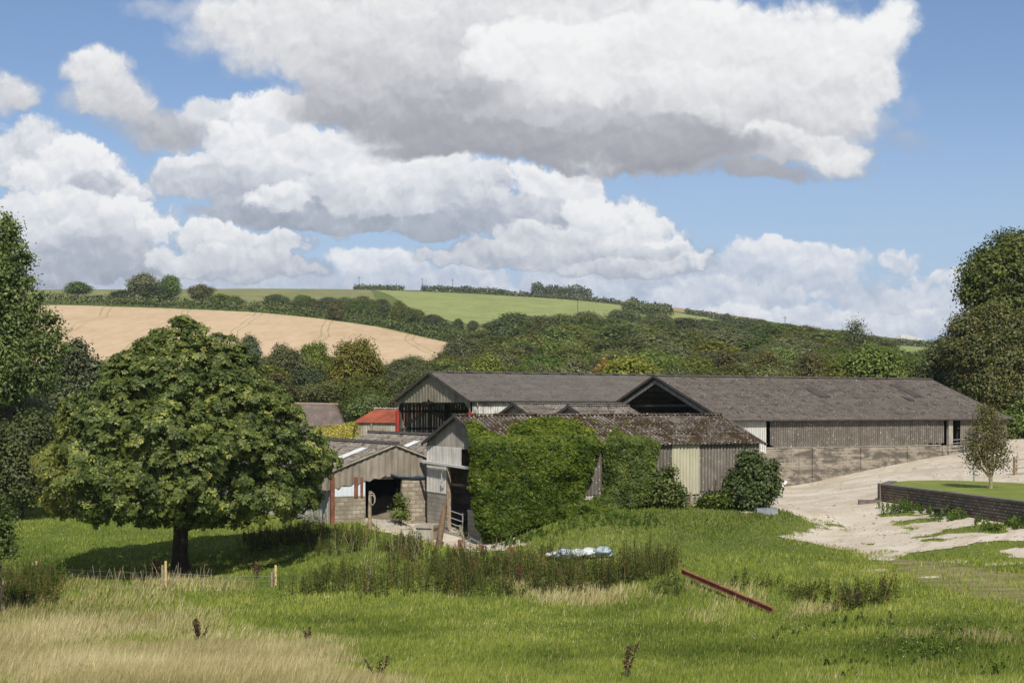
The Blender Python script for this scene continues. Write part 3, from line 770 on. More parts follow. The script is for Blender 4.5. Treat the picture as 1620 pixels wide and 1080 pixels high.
# ================================================================== the long barn on the right
fb = Frame(14.5, 96.0, 28.4); L, S, ZE, ZR = 26.4, 16.5, 5.77, 8.83
B = empty('long_barn', fb.o, fb.r, 'long barn on the right with blockwork below grey cladding, under a wide grey roof', 'barn')
mb = roof_sheets(MB(), L, S, ZE, ZR, ov=0.35, og=0.35, pitch=0.2, amp=0.03, courses=6, lift=.015)
rf = mb.build('roof', ROOF, B)
ridge_cap(L, S, ZR, og=.35).build('ridge_cap', ROOF, rf)
for px, t0, t1, w_ in ((1283, .48, .72, 1.1), (1427, .50, .84, 0.95), (1434, .40, .50, .5)):
    y = S / 2 * (t0 + t1) / 2; x = fb.lx(px, y); sl = (ZR - ZE) / (S / 2)
    q = MB(); q.sheet(lambda u: (x + u, S / 2 * t0, ZE + S / 2 * t0 * sl + .075), lambda u: (x + u, S / 2 * t1, ZE + S / 2 * t1 * sl + .06), w_, (0, -.35, .94), .2, .03)
    q.build('roof_patch', BARGE, rf)
barge(S, ZE, ZR, -.36, ov=.35, wd=.17, th=.05).build('barge_board', BARGE, B)
barge(S, ZE, ZR, -.20, ov=.20, wd=.26, th=.05, drop=.36).build('gable_trim', BARGE_GREY, B)
barge(S, ZE, ZR, L + .36, ov=.35, wd=.3, th=.06).build('barge_board', BARGE, B)
zb = 3.72
mb = MB().box((0.0, 0, 0.2), (L, .22, zb))
mb.box((0, S - .22, .2), (L, S, zb)); mb.box((0, .22, .2), (.22, S - .22, zb)); mb.box((L - .22, .22, .2), (L, S - .22, zb))
mb.build('block_wall', BLOCK_OLD, B)
for px in (1287, 1363, 1437, 1492):
    x = fb.lx(px); MB().box((x - .13, -.08, .2), (x + .13, .0, zb + .01)).build('pilaster', BLOCK_OLD, B)
MB().box((-.02, -.04, zb), (fb.lx(1488), .26, zb + .07)).build('wall_capping', CONCRETE, B)
x1, x2, x3, x4, x5 = fb.lx(1211), fb.lx(1217.5), fb.lx(1492), fb.lx(1517), L
xm = fb.lx(1440)
wall_sheet(0, x1, -.05, zb - .35, ZE - .02).build('pale_cladding', CLAD_PALE, B)
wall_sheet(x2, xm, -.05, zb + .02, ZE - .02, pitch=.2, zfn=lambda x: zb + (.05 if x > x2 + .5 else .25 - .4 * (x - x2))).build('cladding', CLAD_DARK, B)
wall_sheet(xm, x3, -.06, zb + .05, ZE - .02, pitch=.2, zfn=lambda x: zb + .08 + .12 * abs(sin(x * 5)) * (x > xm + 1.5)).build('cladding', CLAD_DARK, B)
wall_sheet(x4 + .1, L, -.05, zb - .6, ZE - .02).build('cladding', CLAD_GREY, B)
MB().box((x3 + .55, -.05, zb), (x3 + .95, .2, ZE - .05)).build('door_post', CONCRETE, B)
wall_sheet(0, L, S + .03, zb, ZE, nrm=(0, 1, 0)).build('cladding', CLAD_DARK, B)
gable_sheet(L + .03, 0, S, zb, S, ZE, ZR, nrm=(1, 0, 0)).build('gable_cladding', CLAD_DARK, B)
mb = MB()
for x in np.linspace(.3, L - .3, 7):                      # portal frames inside
    mb.bar((x, .4, .3), (x, .4, ZE - .1), .22); mb.bar((x, S - .4, .3), (x, S - .4, ZE - .1), .22)
    mb.bar((x, .4, ZE - .25), (x, S / 2, ZR - .3), .18, .25); mb.bar((x, S - .4, ZE - .25), (x, S / 2, ZR - .3), .18, .25)
    mb.bar((x, S / 4, ZE + .9), (x, S * 3 / 4, ZE + .9), .1, .15)
mb.build('portal_frame', DARK_WOOD, B)
mb = MB()
for t in np.linspace(.08, .95, 7):
    for y in (S / 2 * t, S - S / 2 * t): mb.bar((0, y, ZE + (ZR - ZE) * t - .14), (L, y, ZE + (ZR - ZE) * t - .14), .08, .14)
mb.build('purlins', DARK_WOOD, B)
MB().tube([(-.3, -.42, ZE - .12), (L + .3, -.42, ZE - .12)], .07, 6).build('gutter', BARGE, B)
xg = fb.lx(1497)
gt = empty('farm_gate', fb.w(xg, -.35, 0), fb.r, 'galvanised gate across the doorway at the right end of the long barn', 'gate')
mb = MB(); z0 = fb.z(718, xg, 0); 
for k in range(5): mb.tube([(0, 0, z0 + k * .26), (3.0, 0, z0 + .15 + k * .26)], .025, 6)
mb.build('rails', GALV, gt)
for x in (0, 1.5, 3.0): MB().tube([(x, 0, z0 + x * .05 - .1), (x, 0, z0 + x * .05 + 1.1)], .03, 6).build('upright', GALV, gt)
pp = P(1241, 765, 96.6)
q = MB().tube([P(1232, 773, 95.6), P(1236, 770, 95.8), P(1241, 764.5, 96.2), P(1242.5, 762.5, 96.4)], [.11, .11, .11, .14], 10)
tag(q.build('drain_pipe', WHITE_PAINT, None, True), 'short white pipe leaning on the foot of the long barn wall', 'pipe')

# ================================================================== the tall barn behind, gable with red posts
ft = Frame(-3.24, 112.0, 30.0); L, S, ZE, ZR = 23.0, 13.6, 7.15, 9.46
B = empty('open_gable_barn', ft.o, ft.r, 'tall barn at the back with red posts and an open front under its gable', 'barn')
rf = roof_sheets(MB(), L, S, ZE, ZR, ov=0.3, og=0.3, pitch=0.22, amp=0.025, courses=5, lift=.01).build('roof', ROOF_SMOOTH, B)
ridge_cap(L, S, ZR, og=.3).build('ridge_cap', ROOF_SMOOTH, rf)
for k in range(12):
    x = 1.6 + k * 1.85
    MB().box((x - .28, S / 2 - .3, ZR + .02), (x + .28, S / 2 + .3, ZR + .17)).build('ridge_vent', ROOF, rf)
barge(S, ZE, ZR, -.32, ov=.3, wd=.22, th=.05).build('barge_board', BARGE, B)
barge(S, ZE, ZR, L + .32, ov=.3, wd=.3, th=.06).build('barge_board', BARGE, B)
zc = 6.95
def zknee(y):
    e = min(y, S - y)
    r = zc - max(0, (1.0 - e)) * 0.85
    return r + (.10 * abs(sin(y * 9.1)) if 6.5 < y < 8.6 else 0.0) + (.22 if 7.1 < y < 7.5 else 0)
gable_sheet(-.05, 0, S, zknee, S, ZE, ZR, pitch=.55, amp=.03).build('gable_cladding', CLAD_TAN, B)
for y in (.12, S - .12):
    MB().box((-.1, y - .16, 1.5), (.22, y + .16, zc - .75)).build('post', RED_STEEL, B)
wall_sheet(0.1, L, -.06, 1.5, ZE - .05, pitch=.22).build('white_cladding', CLAD_WHITE, B)
MB().tube([(-.3, -.36, ZE - .12), (L, -.36, ZE - .12)], .07, 6).build('gutter', BARGE, B)
MB().tube([(.35, -.3, ZE - .15), (.55, -.22, ZE - .6), (.55, -.2, 3)], .05, 6).build('downpipe', CONCRETE, B)
mb = MB(); r_ = random.Random(4)
y = L * 0
x = .2
while x < L:                                              # spaced boarding: daylight shows between the boards
    wd = r_.choice((.20, .24, .30)); mb.box((x, S - .10, 1.5), (x + wd, S - .06, ZE - .1)); x += wd + r_.choice((.02, .03, .05, .07))
y = .2
while y < S - .2:
    wd = r_.choice((.20, .24, .30)); mb.box((L - .1, y, 1.5), (L - .06, y + wd, gable_top(S, ZE, ZR)(y) - .2)); y += wd + r_.choice((.02, .04, .07))
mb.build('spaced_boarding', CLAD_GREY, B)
mb = MB()
for x in np.linspace(.2, L - .3, 6):
    mb.bar((x, .3, ZE - .3), (x, S / 2, ZR - .3), .16, .3); mb.bar((x, S - .3, ZE - .3), (x, S / 2, ZR - .3), .16, .3)
    mb.bar((x, S - .3, 1.5), (x, S - .3, ZE - .2), .2)
for z in (3.2, 4.7, 6.2): mb.bar((0, S - .2, z), (L, S - .2, z), .06, .18)
mb.bar((0.1, 0, zc - .02), (0.1, S, zc - .02), .1, .18)
mb.build('portal_frame', DARK_WOOD, B)

# ================================================================== two small sheds between the barns
for (ox, oy, L, zr, lab) in ((1.76, 95.4, 8.6, 6.80, 'small grey-roofed shed peeping over the ivied barn, the left of the two'),
                             (5.34, 90.4, 4.3, 6.63, 'small dark gable rising just over the ivied barn ridge, right of the other small shed')):
    fs = Frame(ox, oy, 30.0); S = 6.0; ze = zr - 1.06
    B = empty('lean_shed', fs.o, fs.r, lab, 'shed', 'small sheds behind the ivied barn')
    rf = roof_sheets(MB(), L, S, ze, zr, ov=.2, og=.2, pitch=.2, amp=.03, courses=3).build('roof', ROOF_LOW, B)
    ridge_cap(L, S, zr, og=.2, wdt=.18).build('ridge_cap', ROOF_SMOOTH, rf)
    barge(S, ze, zr, -.22, ov=.2, wd=.2, th=.05).build('barge_board', BARGE, B)
    gable_sheet(0, 0, S, 1.5, S, ze, zr, pitch=.3, amp=.015).build('gable_cladding', CLAD_TAN, B)
    mb = MB().box((0.05, .05, 1.2), (L, .15, ze)); mb.box((0.05, S - .15, 1.2), (L, S - .05, ze)); mb.box((L - .1, .15, 1.2), (L, S - .15, ze))
    mb.build('wall', BLOCK_OLD, B)

# ================================================================== the ivied barn in front
fi = Frame(-0.94, 68.0, 25.95); L, S, ZE, ZR = 15.5, 8.0, 4.70, 6.12
FI, LI, SI = fi, L, S
B = empty('ivied_barn', fi.o, fi.r, 'nearest barn, smothered in ivy, with a mossy dark roof and ribbed metal gable', 'barn')
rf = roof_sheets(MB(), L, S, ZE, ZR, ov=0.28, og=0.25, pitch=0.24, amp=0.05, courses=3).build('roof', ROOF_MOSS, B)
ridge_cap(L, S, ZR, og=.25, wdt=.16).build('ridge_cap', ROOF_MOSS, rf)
barge(S, ZE, ZR, -.27, ov=.28, wd=.17, th=.05).build('barge_board', BARGE, B)
barge(S, ZE, ZR, L + .27, ov=.28, wd=.14, th=.04).build('barge_board', BARGE_GREY, B)
ya = S; yjam = fi.ly(707.5); yop = fi.ly(741); zs = 4.02; zrail = 3.62
gable_sheet(-.05, 0, S, lambda y: zs + .42, S, ZE, ZR, pitch=.19, amp=.03).build('upper_gable_cladding', CLAD_GABLE, B)
ywin = fi.ly(732.5)
mb = MB()
mb.sheet(lambda u: (-.09, ywin + u, zrail - .05), lambda u: (-.09, ywin + u, min(zs + .5, gable_top(S, ZE, ZR)(ywin + u) - .06)), S - ywin, (-1, 0, 0), .19, .028)
mb.build('lower_gable_cladding', CLAD_PALE, B)
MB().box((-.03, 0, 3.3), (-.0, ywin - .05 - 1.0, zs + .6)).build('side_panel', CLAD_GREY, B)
mb = MB(); mb.sheet(lambda u: (-.06, yjam + u, 2.1), lambda u: (-.06, yjam + u, zrail + .02), S - yjam, (-1, 0, 0), .19, .028)
mb.build('door_side_cladding', CLAD_PALE, B)
MB().bar((-.24, S + .25, zrail + .06), (-.24, .1, zrail - .12), .12, .13).build('door_rail', WHITE_PAINT, B)
MB().box((-.04, yjam, -.3), (.2, S, 2.12)).build('block_wall', BLOCK_GREY, B)
MB().box((-.06, yjam - .16, -.2), (.14, yjam - .002, zrail)).build('door_post', WOOD, B)
MB().box((-.04, -.02, -.4), (.2, yop, 1.45)).build('block_wall', BLOCK_GREY, B)
MB().tube([(-.22, yjam - .06, 3.35), (-.28, yjam + .10, 3.15), (-.26, yjam + .08, 2.85), (-.2, yjam - .1, 2.8)], .035, 6).build('hook', GALV, B)
xw0, xw1, xw2, xw3 = fi.lx(1048), fi.lx(1062), fi.lx(1106), L
zl = 2.2
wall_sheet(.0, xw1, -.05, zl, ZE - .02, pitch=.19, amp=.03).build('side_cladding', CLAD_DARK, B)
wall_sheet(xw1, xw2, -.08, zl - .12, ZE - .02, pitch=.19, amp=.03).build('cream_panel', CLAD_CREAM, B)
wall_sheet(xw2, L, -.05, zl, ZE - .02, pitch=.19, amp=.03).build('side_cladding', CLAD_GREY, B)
mb = MB().box((.2, 0, -.3), (L, .2, zl)); mb.box((.2, S - .2, -.3), (L, S, ZE)); mb.box((L - .2, .2, -.3), (L, S - .2, 2.3))
mb.build('block_wall', BLOCK_PALE, B)
gable_sheet(L + .02, 0, S, 2.3, S, ZE, ZR, nrm=(1, 0, 0)).build('gable_cladding', CLAD_GREY, B)
xp = fi.lx(1091); MB().box((xp - .05, -.16, .8), (xp + .05, -.02, zl)).build('prop', WOOD, B)
mb = MB()
for x in np.linspace(.25, L - .3, 5):
    mb.bar((x, .2, ZE - .2), (x, S / 2, ZR - .2), .1, .18); mb.bar((x, S - .2, ZE - .2), (x, S / 2, ZR - .2), .1, .18)
    mb.bar((x, .2, 2.6), (x, S - .2, 2.6), .12, .12)
mb.build('rafters', DARK_WOOD, B)
# the field gate in its doorway
gt = empty('field_gate', fi.w(-.35, yjam - .15, 0), fi.r - pi / 2, 'five-barred galvanised gate in the tall doorway of the ivied barn', 'gate')
wgt = yjam - .15 - yop + .1; mb = MB(); gb = .28
for k, z in enumerate((0, .26, .50, .78, 1.12)): mb.tube([(0, 0, gb + z), (wgt, 0, gb + z - .18)], .028, 6)
mb.build('rails', GALV, gt)
for x in (0, wgt): MB().tube([(x, 0, gb - .05 - .18 * x / wgt), (x, 0, gb + 1.2 - .18 * x / wgt)], .035, 6).build('upright', GALV, gt)
pw = fi.w(.25, yop + .15)
MB_ = MB()
for k in range(4): MB_.box((k * .17, 0, 0), (k * .17 + .15, .03, 1.05 + .05 * (k % 2)))
o = MB_.build('plank_stack', WOOD); o.location = (pw.x, pw.y, .35); o.rotation_euler = (radians(-8), 0, fi.r - pi / 2 + .2)
tag(o, 'pale boards propped behind the field gate in the dark doorway', 'boards')
# leaning post, its broken neighbour, the concrete block
a = P(693, 858, 67.0); b = P(704, 797, 67.2)
o = MB().tube([a - Vector((0, 0, .3)), a.lerp(b, .5) + Vector((.03, 0, 0)), b], [.15, .14, .12], 9).build('gate_post', WOOD_BROWN, None, True)
tag(o, 'thick brown wooden post leaning right before the barn doorway', 'post')
a = P(684, 855, 68.5)
o = MB().bar(a - Vector((0, 0, .2)), a + Vector((0, 0, .62)), .10).build('stake', WOOD); tag(o, 'thin pale stake beside the concrete block', 'stake')
a = P(676, 846, 70.0); mb = MB(); r_ = random.Random(3)
mb.box((-.42, -.6, -.4), (.42, .6, .60)); mb.box((-.48, -.68, .60), (.48, .68, .74))
o = mb.build('concrete_block', CONCRETE); o.location = (a.x, a.y, gz(a.x, a.y)); o.rotation_euler = (0, .02, fi.r - pi / 2 + .9)
bv = o.modifiers.new('b', 'BEVEL'); bv.width = .05; bv.segments = 2
tag(o, 'low weathered concrete block at the corner of the ivied barn', 'block')

# ================================================================== the low twin-roofed barn
fl = Frame(-2.54, 77.63, 115.95); S = 8.28; L = 26.0; ZE, ZR = 3.05, 4.61
B = empty('low_barn', fl.o, fl.r, 'low twin-roofed cattle shed left of the ivied barn with scalloped grey gable', 'barn')
rf = roof_sheets(MB(), L, S, ZE, ZR, y0=0, ov=.02, og=.2, pitch=.21, amp=.035, courses=5, sides=(0, 1)).build('roof', ROOF_LOW, B)
ridge_cap(L, S, ZR, og=.2, wdt=.3).build('ridge_cap', BARGE, rf)
rf2 = roof_sheets(MB(), L, S, ZE, ZR + .16, y0=-S, ov=.02, og=.2, pitch=.21, amp=.035, courses=5).build('roof', ROOF_LOW, B)
ridge_cap(L, S, ZR + .16, y0=-S, og=.2, wdt=.3).build('ridge_cap', BARGE, rf2)
def roof_pt(x, t, y0, zr): return (x, y0 + S - S / 2 * t, ZE + (zr - ZE) * t)
def skylight(pxc, pyc, y0, zr, rfp, wd, tl):
    best = None
    for t in np.linspace(.1, .95, 60):                   # where the line of sight meets the left-hand slope
        yv = y0 + S - S / 2 * t; x = fl.lx(pxc, yv); z = ZE + (zr - ZE) * t
        py = CY - (z - H) * F / fl.w(x, yv).y
        if best is None or abs(py - pyc) < best[0]: best = (abs(py - pyc), x, t)
    _, x, t = best; mbq = MB()
    mbq.sheet(lambda u: (x - wd / 2 + u, y0 + S - S / 2 * (t - tl), ZE + (zr - ZE) * (t - tl) + .07), lambda u: (x - wd / 2 + u, y0 + S - S / 2 * (t + tl), ZE + (zr - ZE) * (t + tl) + .07), wd, (0, .35, .93), .21, .035)
    mbq.build('skylight', SKYLIGHT, rfp)
skylight(547, 722, 0, ZR, rf, .95, .26); skylight(645, 706, -S, ZR + .16, rf2, .95, .16)
yl = S - .62                                              # the left side wall stands back under the eaves
def scal(y):
    e = 2.86 + .035 * abs(sin(y * 3.9)) - .05
    if y > yl - 3.1: e = 2.86 - (y - (yl - 3.1)) * .19 + .05 * sin(y * 11)
    return min(e, gable_top(S, ZE, ZR)(y) - .15)
gable_sheet(-.04, 0, S - .1, scal, S, ZE, ZR, pitch=.36, amp=.03).build('gable_cladding', CLAD_TAN, B)
mb = MB(); sl = (ZR - ZE) / (S / 2)
for sg in (0, 1): mb.bar((-.16, -.0 if sg == 0 else S, ZE - .06), (-.16, S / 2, ZR - .06), .05, .09)
mb.build('verge_trim', CONCRETE, B)
yp = [fl.ly(p_) for p_ in (525, 528, 578, 580, 636)]
g0 = .1
MB().box((-.16, yp[0] - .11, g0), (.02, yp[0] + .11, 2.9)).build('post', RUST_STEEL, B)
MB().box((-.02, yp[2], g0 - .3), (.2, yp[1], 1.86)).build('block_wall', BLOCK_CLEAN, B)
mb = MB(); mb.sheet(lambda u: (.02, yp[2] + u, 1.87), lambda u: (.02, yp[2] + u, 2.85), yp[1] - yp[2], (-1, 0, 0), .25, .012)
mb.build('pale_blue_sheeting', SHEET_BLUE, B)
for pxx, wd in ((563, .20), (572, .13)):
    y = fl.ly(pxx); MB().box((-.08, y - wd / 2, 1.80), (-.0, y + wd / 2, 2.86)).build('post', RUST_STEEL, B)
MB().box((-.02, 0.0, g0 - .3), (.2, yp[4], 2.72)).build('block_wall', BLOCK_CLEAN, B)
MB().box((.0, yp[4], 2.72), (.12, yp[2], 2.9)).build('lintel', DARK_WOOD, B)
a, b = (-.12, fl.ly(620), 2.98), (-.12, fl.ly(676), 2.80)
mb = MB(); mb.tube([(a[0], a[1] + .1, a[2]), (a[0], (a[1] + b[1]) / 2 + .7, 2.83), (b[0], b[1] + .6, 2.76), b], .05, 6); mb.build('blue_sheet', surf('blue_plastic', [(0.3, (.03, .065, .11)), (0.7, (.05, .10, .16))], 2, 4, .4), B)
wall_sheet(0, L, yl, .0, 2.92, nrm=(0, 1, 0), pitch=.3, amp=.02).build('side_cladding', CLAD_PALE, B)
MB().box((0.3, yl - .25, -.2), (L, yl - .05, 1.0)).build('block_wall', BLOCK_CLEAN, B)
mb = MB().box((L - .2, -S, -.2), (L, yl, 1.9)); mb.box((.2, -S + .0, -.2), (L - .2, -S + .2, 2.9)); mb.box((.0, -S, .0), (.2, 0, 2.72))
mb.build('block_wall', BLOCK_OLD, B)
gable_sheet(L + .03, 0, S - .2, lambda y: 3.0, S, ZE, ZR, pitch=.3, nrm=(1, 0, 0)).build('gable_cladding', CLAD_TAN, B)
gable_sheet(-.04, -S, 0, lambda y: 2.8, S, ZE, ZR + .16, y0=-S, pitch=.36).build('gable_cladding', CLAD_TAN, B)
gable_sheet(L + .03, -S, 0, lambda y: 1.9, S, ZE, ZR + .16, y0=-S, pitch=.36, nrm=(1, 0, 0)).build('gable_cladding', CLAD_TAN, B)
mb = MB()
for x in np.linspace(.5, L - .4, 6):
    for y in (.0, yl - .3, -S + .3): MB().bar((x, y, 0), (x, y, ZE), .15).build('inner_post', DARK_WOOD, B)
    mb.bar((x, 0, ZE - .15), (x, yl, ZE - .15), .1, .16)
for z in (2.1, 2.5): mb.bar((L - .1, 0, z), (L - .1, yl, z), .06, .1)
mb.build('cross_beams', DARK_WOOD, B)
# heap of earth inside, the pole and its coil of rope outside
def heap(name, c, rx, ry, h, mat, lab, cat, seed=0, n=28):
    g = np.linspace(-1, 1, n); X, Y = np.meshgrid(g, g); R = np.hypot(X, Y)
    Z = np.clip(1 - R, 0, 1) ** .8 * (1 + .5 * vnoise(X * 3 + seed, Y * 3, seed)) * h - .08
    V = np.stack([X * rx, Y * ry, Z], -1).reshape(-1, 3); i = np.arange(n * n).reshape(n, n)
    Fc = np.stack([i[:-1, :-1], i[:-1, 1:], i[1:, 1:], i[1:, :-1]], -1).reshape(-1, 4)
    o = link(name, np_mesh(name, V, Fc, smooth=True), mat); o.location = c
    return tag(o, lab, cat)
c = fl.w(3.2, fl.ly(612, 3.2)); heap('earth_heap', (c.x, c.y, gz(c.x, c.y)), 2.6, 2.0, 1.3, DIRT, 'brown heap of earth inside the opening of the low barn', 'heap', 2)
c = fl.w(-1.0, fl.ly(606, -1.0)); heap('rubble_heap', (c.x, c.y, gz(c.x, c.y)), 1.6, 1.0, .45, CONCRETE, 'low pile of pale rubble before the low barn opening', 'rubble', 5)
a = P(585, 830, 72.5); a.z = gz(a.x, a.y)
po = empty('tether_pole', a, 0, 'grey pole with a coil of rope standing before the low barn opening', 'pole')
MB().tube([(0, 0, -.3), (.0, 0, 1.0), (.03, 0, 1.95)], [.10, .095, .085], 9).build('pole', WOOD, po, True)
mb = MB(); mb.tube([(.16 * cos(t) + .12, -.1, 1.55 + .32 * sin(t)) for t in np.linspace(0, 2 * pi, 18)], .028, 6); mb.tube([(.12 * cos(t) + .14, -.14, 1.5 + .25 * sin(t)) for t in np.linspace(0, 2 * pi, 18)], .028, 6)
mb.build('rope_coil', CONCRETE, po)

# ================================================================== the red-roofed shed, the cottage, the far farm
fr_ = Frame((562 - CX) / F * 131, 131.0, -35.0); L, S, ZE, ZR = 6.0, 6.2, 5.20, 6.42
B = empty('tin_shed', fr_.o, fr_.r, 'small shed with a rust-red tin roof and pale stained boarding', 'shed')
rf = roof_sheets(MB(), L, S, ZE, ZR, ov=.2, og=.2, pitch=.12, amp=.012, courses=1).build('roof', RUST_ROOF, B)
ridge_cap(L, S, ZR, og=.2, wdt=.12).build('ridge_cap', CLAD_PALE, rf)
wall_sheet(0, L, 0, 2.0, ZE - .03, pitch=.3, amp=.015).build('wall', surf('stained_boards', [(0.3, (.26, .16, .07)), (0.45, (.40, .36, .30)), (0.7, (.58, .55, .50))], 1.0, 6, .9, streak=((.2, .17, .13), .6, 4.0)), B)
gable_sheet(0, 0, S, 2.0, S, ZE, ZR, pitch=.3, amp=.015).build('gable_wall', CLAD_TAN, B)
wall_sheet(0, L, S, 2.0, ZE - .03, nrm=(0, 1, 0)).build('wall', CLAD_TAN, B); gable_sheet(L, 0, S, 2.0, S, ZE, ZR, nrm=(1, 0, 0)).build('gable_wall', CLAD_TAN, B)
x = fr_.lx(588); MB().bar((x, -.12, 2.5), (x + .1, -.12, 5.1), .16, .08).build('prop', WOOD, B)
fc = Frame((428 - CX) / F * 150, 149.0, 4.0)
B = empty('cottage', fc.o, fc.r, 'brown thatched roof of a cottage behind the yellow hedge', 'cottage')
nx, ny = 26, 16; Lc, Sc = 7.9, 6.0; g1 = np.linspace(0, 1, nx); g2 = np.linspace(0, 1, ny); X, Y = np.meshgrid(g1, g2)
ends = np.minimum(1, (1 - np.abs(2 * X - 1) ** 7)); Z = 4.9 + 2.0 * (1 - np.abs(2 * Y - 1) ** 1.7) * ends ** .8 - .35 * (X < .9) * 0
Z = np.where((Y == 0) | (Y == 1) | (X == 0) | (X == 1), 4.6, Z + .05 * vnoise(X * 9, Y * 9, 2))
V = np.stack([X * Lc, Y * Sc, Z], -1).reshape(-1, 3); i = np.arange(nx * ny).reshape(ny, nx)
link('thatch', np_mesh('thatch', V, np.stack([i[:-1, :-1], i[:-1, 1:], i[1:, 1:], i[1:, :-1]], -1).reshape(-1, 4), smooth=True), THATCH, B)
MB().tube([(.6, Sc / 2, 6.95), (Lc / 2, Sc / 2, 6.92), (Lc - .8, Sc / 2, 6.85)], .16, 8).build('ridge', surf('thatch_ridge', [(0.3, (.19, .14, .095)), (0.7, (.29, .23, .16))], 2, 6, 1), B, True)
MB().box((.4, .5, 2.0), (Lc - .4, Sc - .5, 4.95)).build('wall', CLAD_PALE, B)
ff = Frame((1416 - CX) / F * 900, 900.0, 6.0); zg = gz(ff.o.x + 15, 905)
zt = H - (528 - CY) / F * 908
B = empty('far_farm_shed', (ff.o.x, ff.o.y, 0), ff.r, 'pale wide-roofed farm building on the skyline at the right', 'barn')
rf = MB(); Lf, Sf = 24, 30
rf.poly([(0, 0, zt - 5.6), (Lf, 0, zt - 5.6), (Lf - 10, Sf / 2, zt), (10, Sf / 2, zt)]); rf.poly([(0, 0, zt - 5.6), (10, Sf / 2, zt), (0, Sf, zt - 5.6)]); rf.poly([(Lf, 0, zt - 5.6), (Lf, Sf, zt - 5.6), (Lf - 10, Sf / 2, zt)]); rf.poly([(0, Sf, zt - 5.6), (10, Sf / 2, zt), (Lf - 10, Sf / 2, zt), (Lf, Sf, zt - 5.6)])
rf.build('roof', CLAD_PALE, B); MB().box((.5, .5, zg - 6), (Lf - .5, Sf - .5, zt - 5.6)).build('wall', CLAD_WHITE, B)

# ================================================================== stone wall round the lawn
Awp, Bwp = lw[0].copy(), lw[8].copy()
Bfar = lw[7].copy()
wt = empty('stone_wall', (Awp.x, Awp.y, 0), 0, 'dark stone retaining wall with a flat coping around the raised lawn', 'wall')
mb = MB(); cpg = MB()
pts = [lw[1], lw[0], lw[9], lw[8], lw[7]]
for a, b in zip(pts[:-1], pts[1:]):
    a = Vector((a.x - Awp.x, a.y - Awp.y, 0)); b = Vector((b.x - Awp.x, b.y - Awp.y, 0)); d = (b - a); n_ = Vector((-d.y, d.x, 0)).normalized()
    L_ = d.length; ang = atan2(d.y, d.x); M = Matrix.Translation(a) @ Matrix.Rotation(ang, 4, 'Z')
    mb.box((-.12, -.18, .3), (L_ + .12, .18, LZ - .02), M); cpg.box((-.16, -.24, LZ - .02), (L_ + .16, .22, LZ + .07), M)
mb.build('masonry', STONE_WALL, wt); cpg.build('coping', BRICK_DARK, wt)
MB().box((-.25, -.25, .5), (.22, .22, LZ + .10)).build('end_pier', BRICK_DARK, wt)
mb = MB().box((-1.5, -.7, .6), (-.3, -.45, 1.42)); mb.build('low_stub', BRICK_DARK, wt)
# timber fence end and sign post at the far right
a = GP(1606, 752, 60, 110)
fn = empty('rail_fence', a, 0.25, 'low timber rail fence end at the right edge beside the track', 'fence')
for x in (0, 1.8, 3.6): MB().box((x - .09, -.09, -.3), (x + .09, .09, 1.15)).build('post', WOOD, fn)
for z in (.45, .95): MB().bar((-.05, -.12, z), (3.8, -.12, z + .35), .14, .05).build('rail', WOOD, fn)
a = GP(1541, 762, 60, 110) if False else P(1541, 757, 84.0); a.z = LZ - .1
sp = empty('sign_post', a, 0, 'thin grey post with a small blank plate at the lawn edge', 'post')
MB().tube([(0, 0, -.2), (0, 0, 1.0)], .06, 8).build('post', GALV, sp)
MB().box((-.1, -.08, .65), (.1, -.06, 1.0)).build('plate', GALV, sp)
# ------------------------------------------------------------------ foliage
def unit(v): return v / np.maximum(np.linalg.norm(v, axis=-1, keepdims=True), 1e-9)

def leaf_quads(P_, Nn, size, asp=0.55, r=None, updir=None):
    """rhombic leaves at P_ facing Nn; size per leaf. Returns V (4n,3)"""
    n = len(P_)
    t = r.normal(size=(n, 3)) if updir is None else updir + r.normal(size=(n, 3)) * 0.5
    t = unit(t - (t * Nn).sum(-1, keepdims=True) * Nn)
    b = np.cross(Nn, t)
    L = (size * 0.5)[:, None]; Wd = (size * asp * 0.5)[:, None]
    fold = Nn * (size * 0.12)[:, None]
    V = np.stack([P_ - t * L, P_ + b * Wd + fold - t * L * .1, P_ + t * L, P_ - b * Wd + fold - t * L * .1], 1)
    return V.reshape(-1, 3)

def quads_mesh(name, V, var, tint=None):
    n = len(V) // 4
    at = {'var': ('FACE', var)}
    if tint is not None: at['tint'] = ('FACE', tint)
    return np_mesh(name, V, np.arange(n * 4).reshape(n, 4), at)

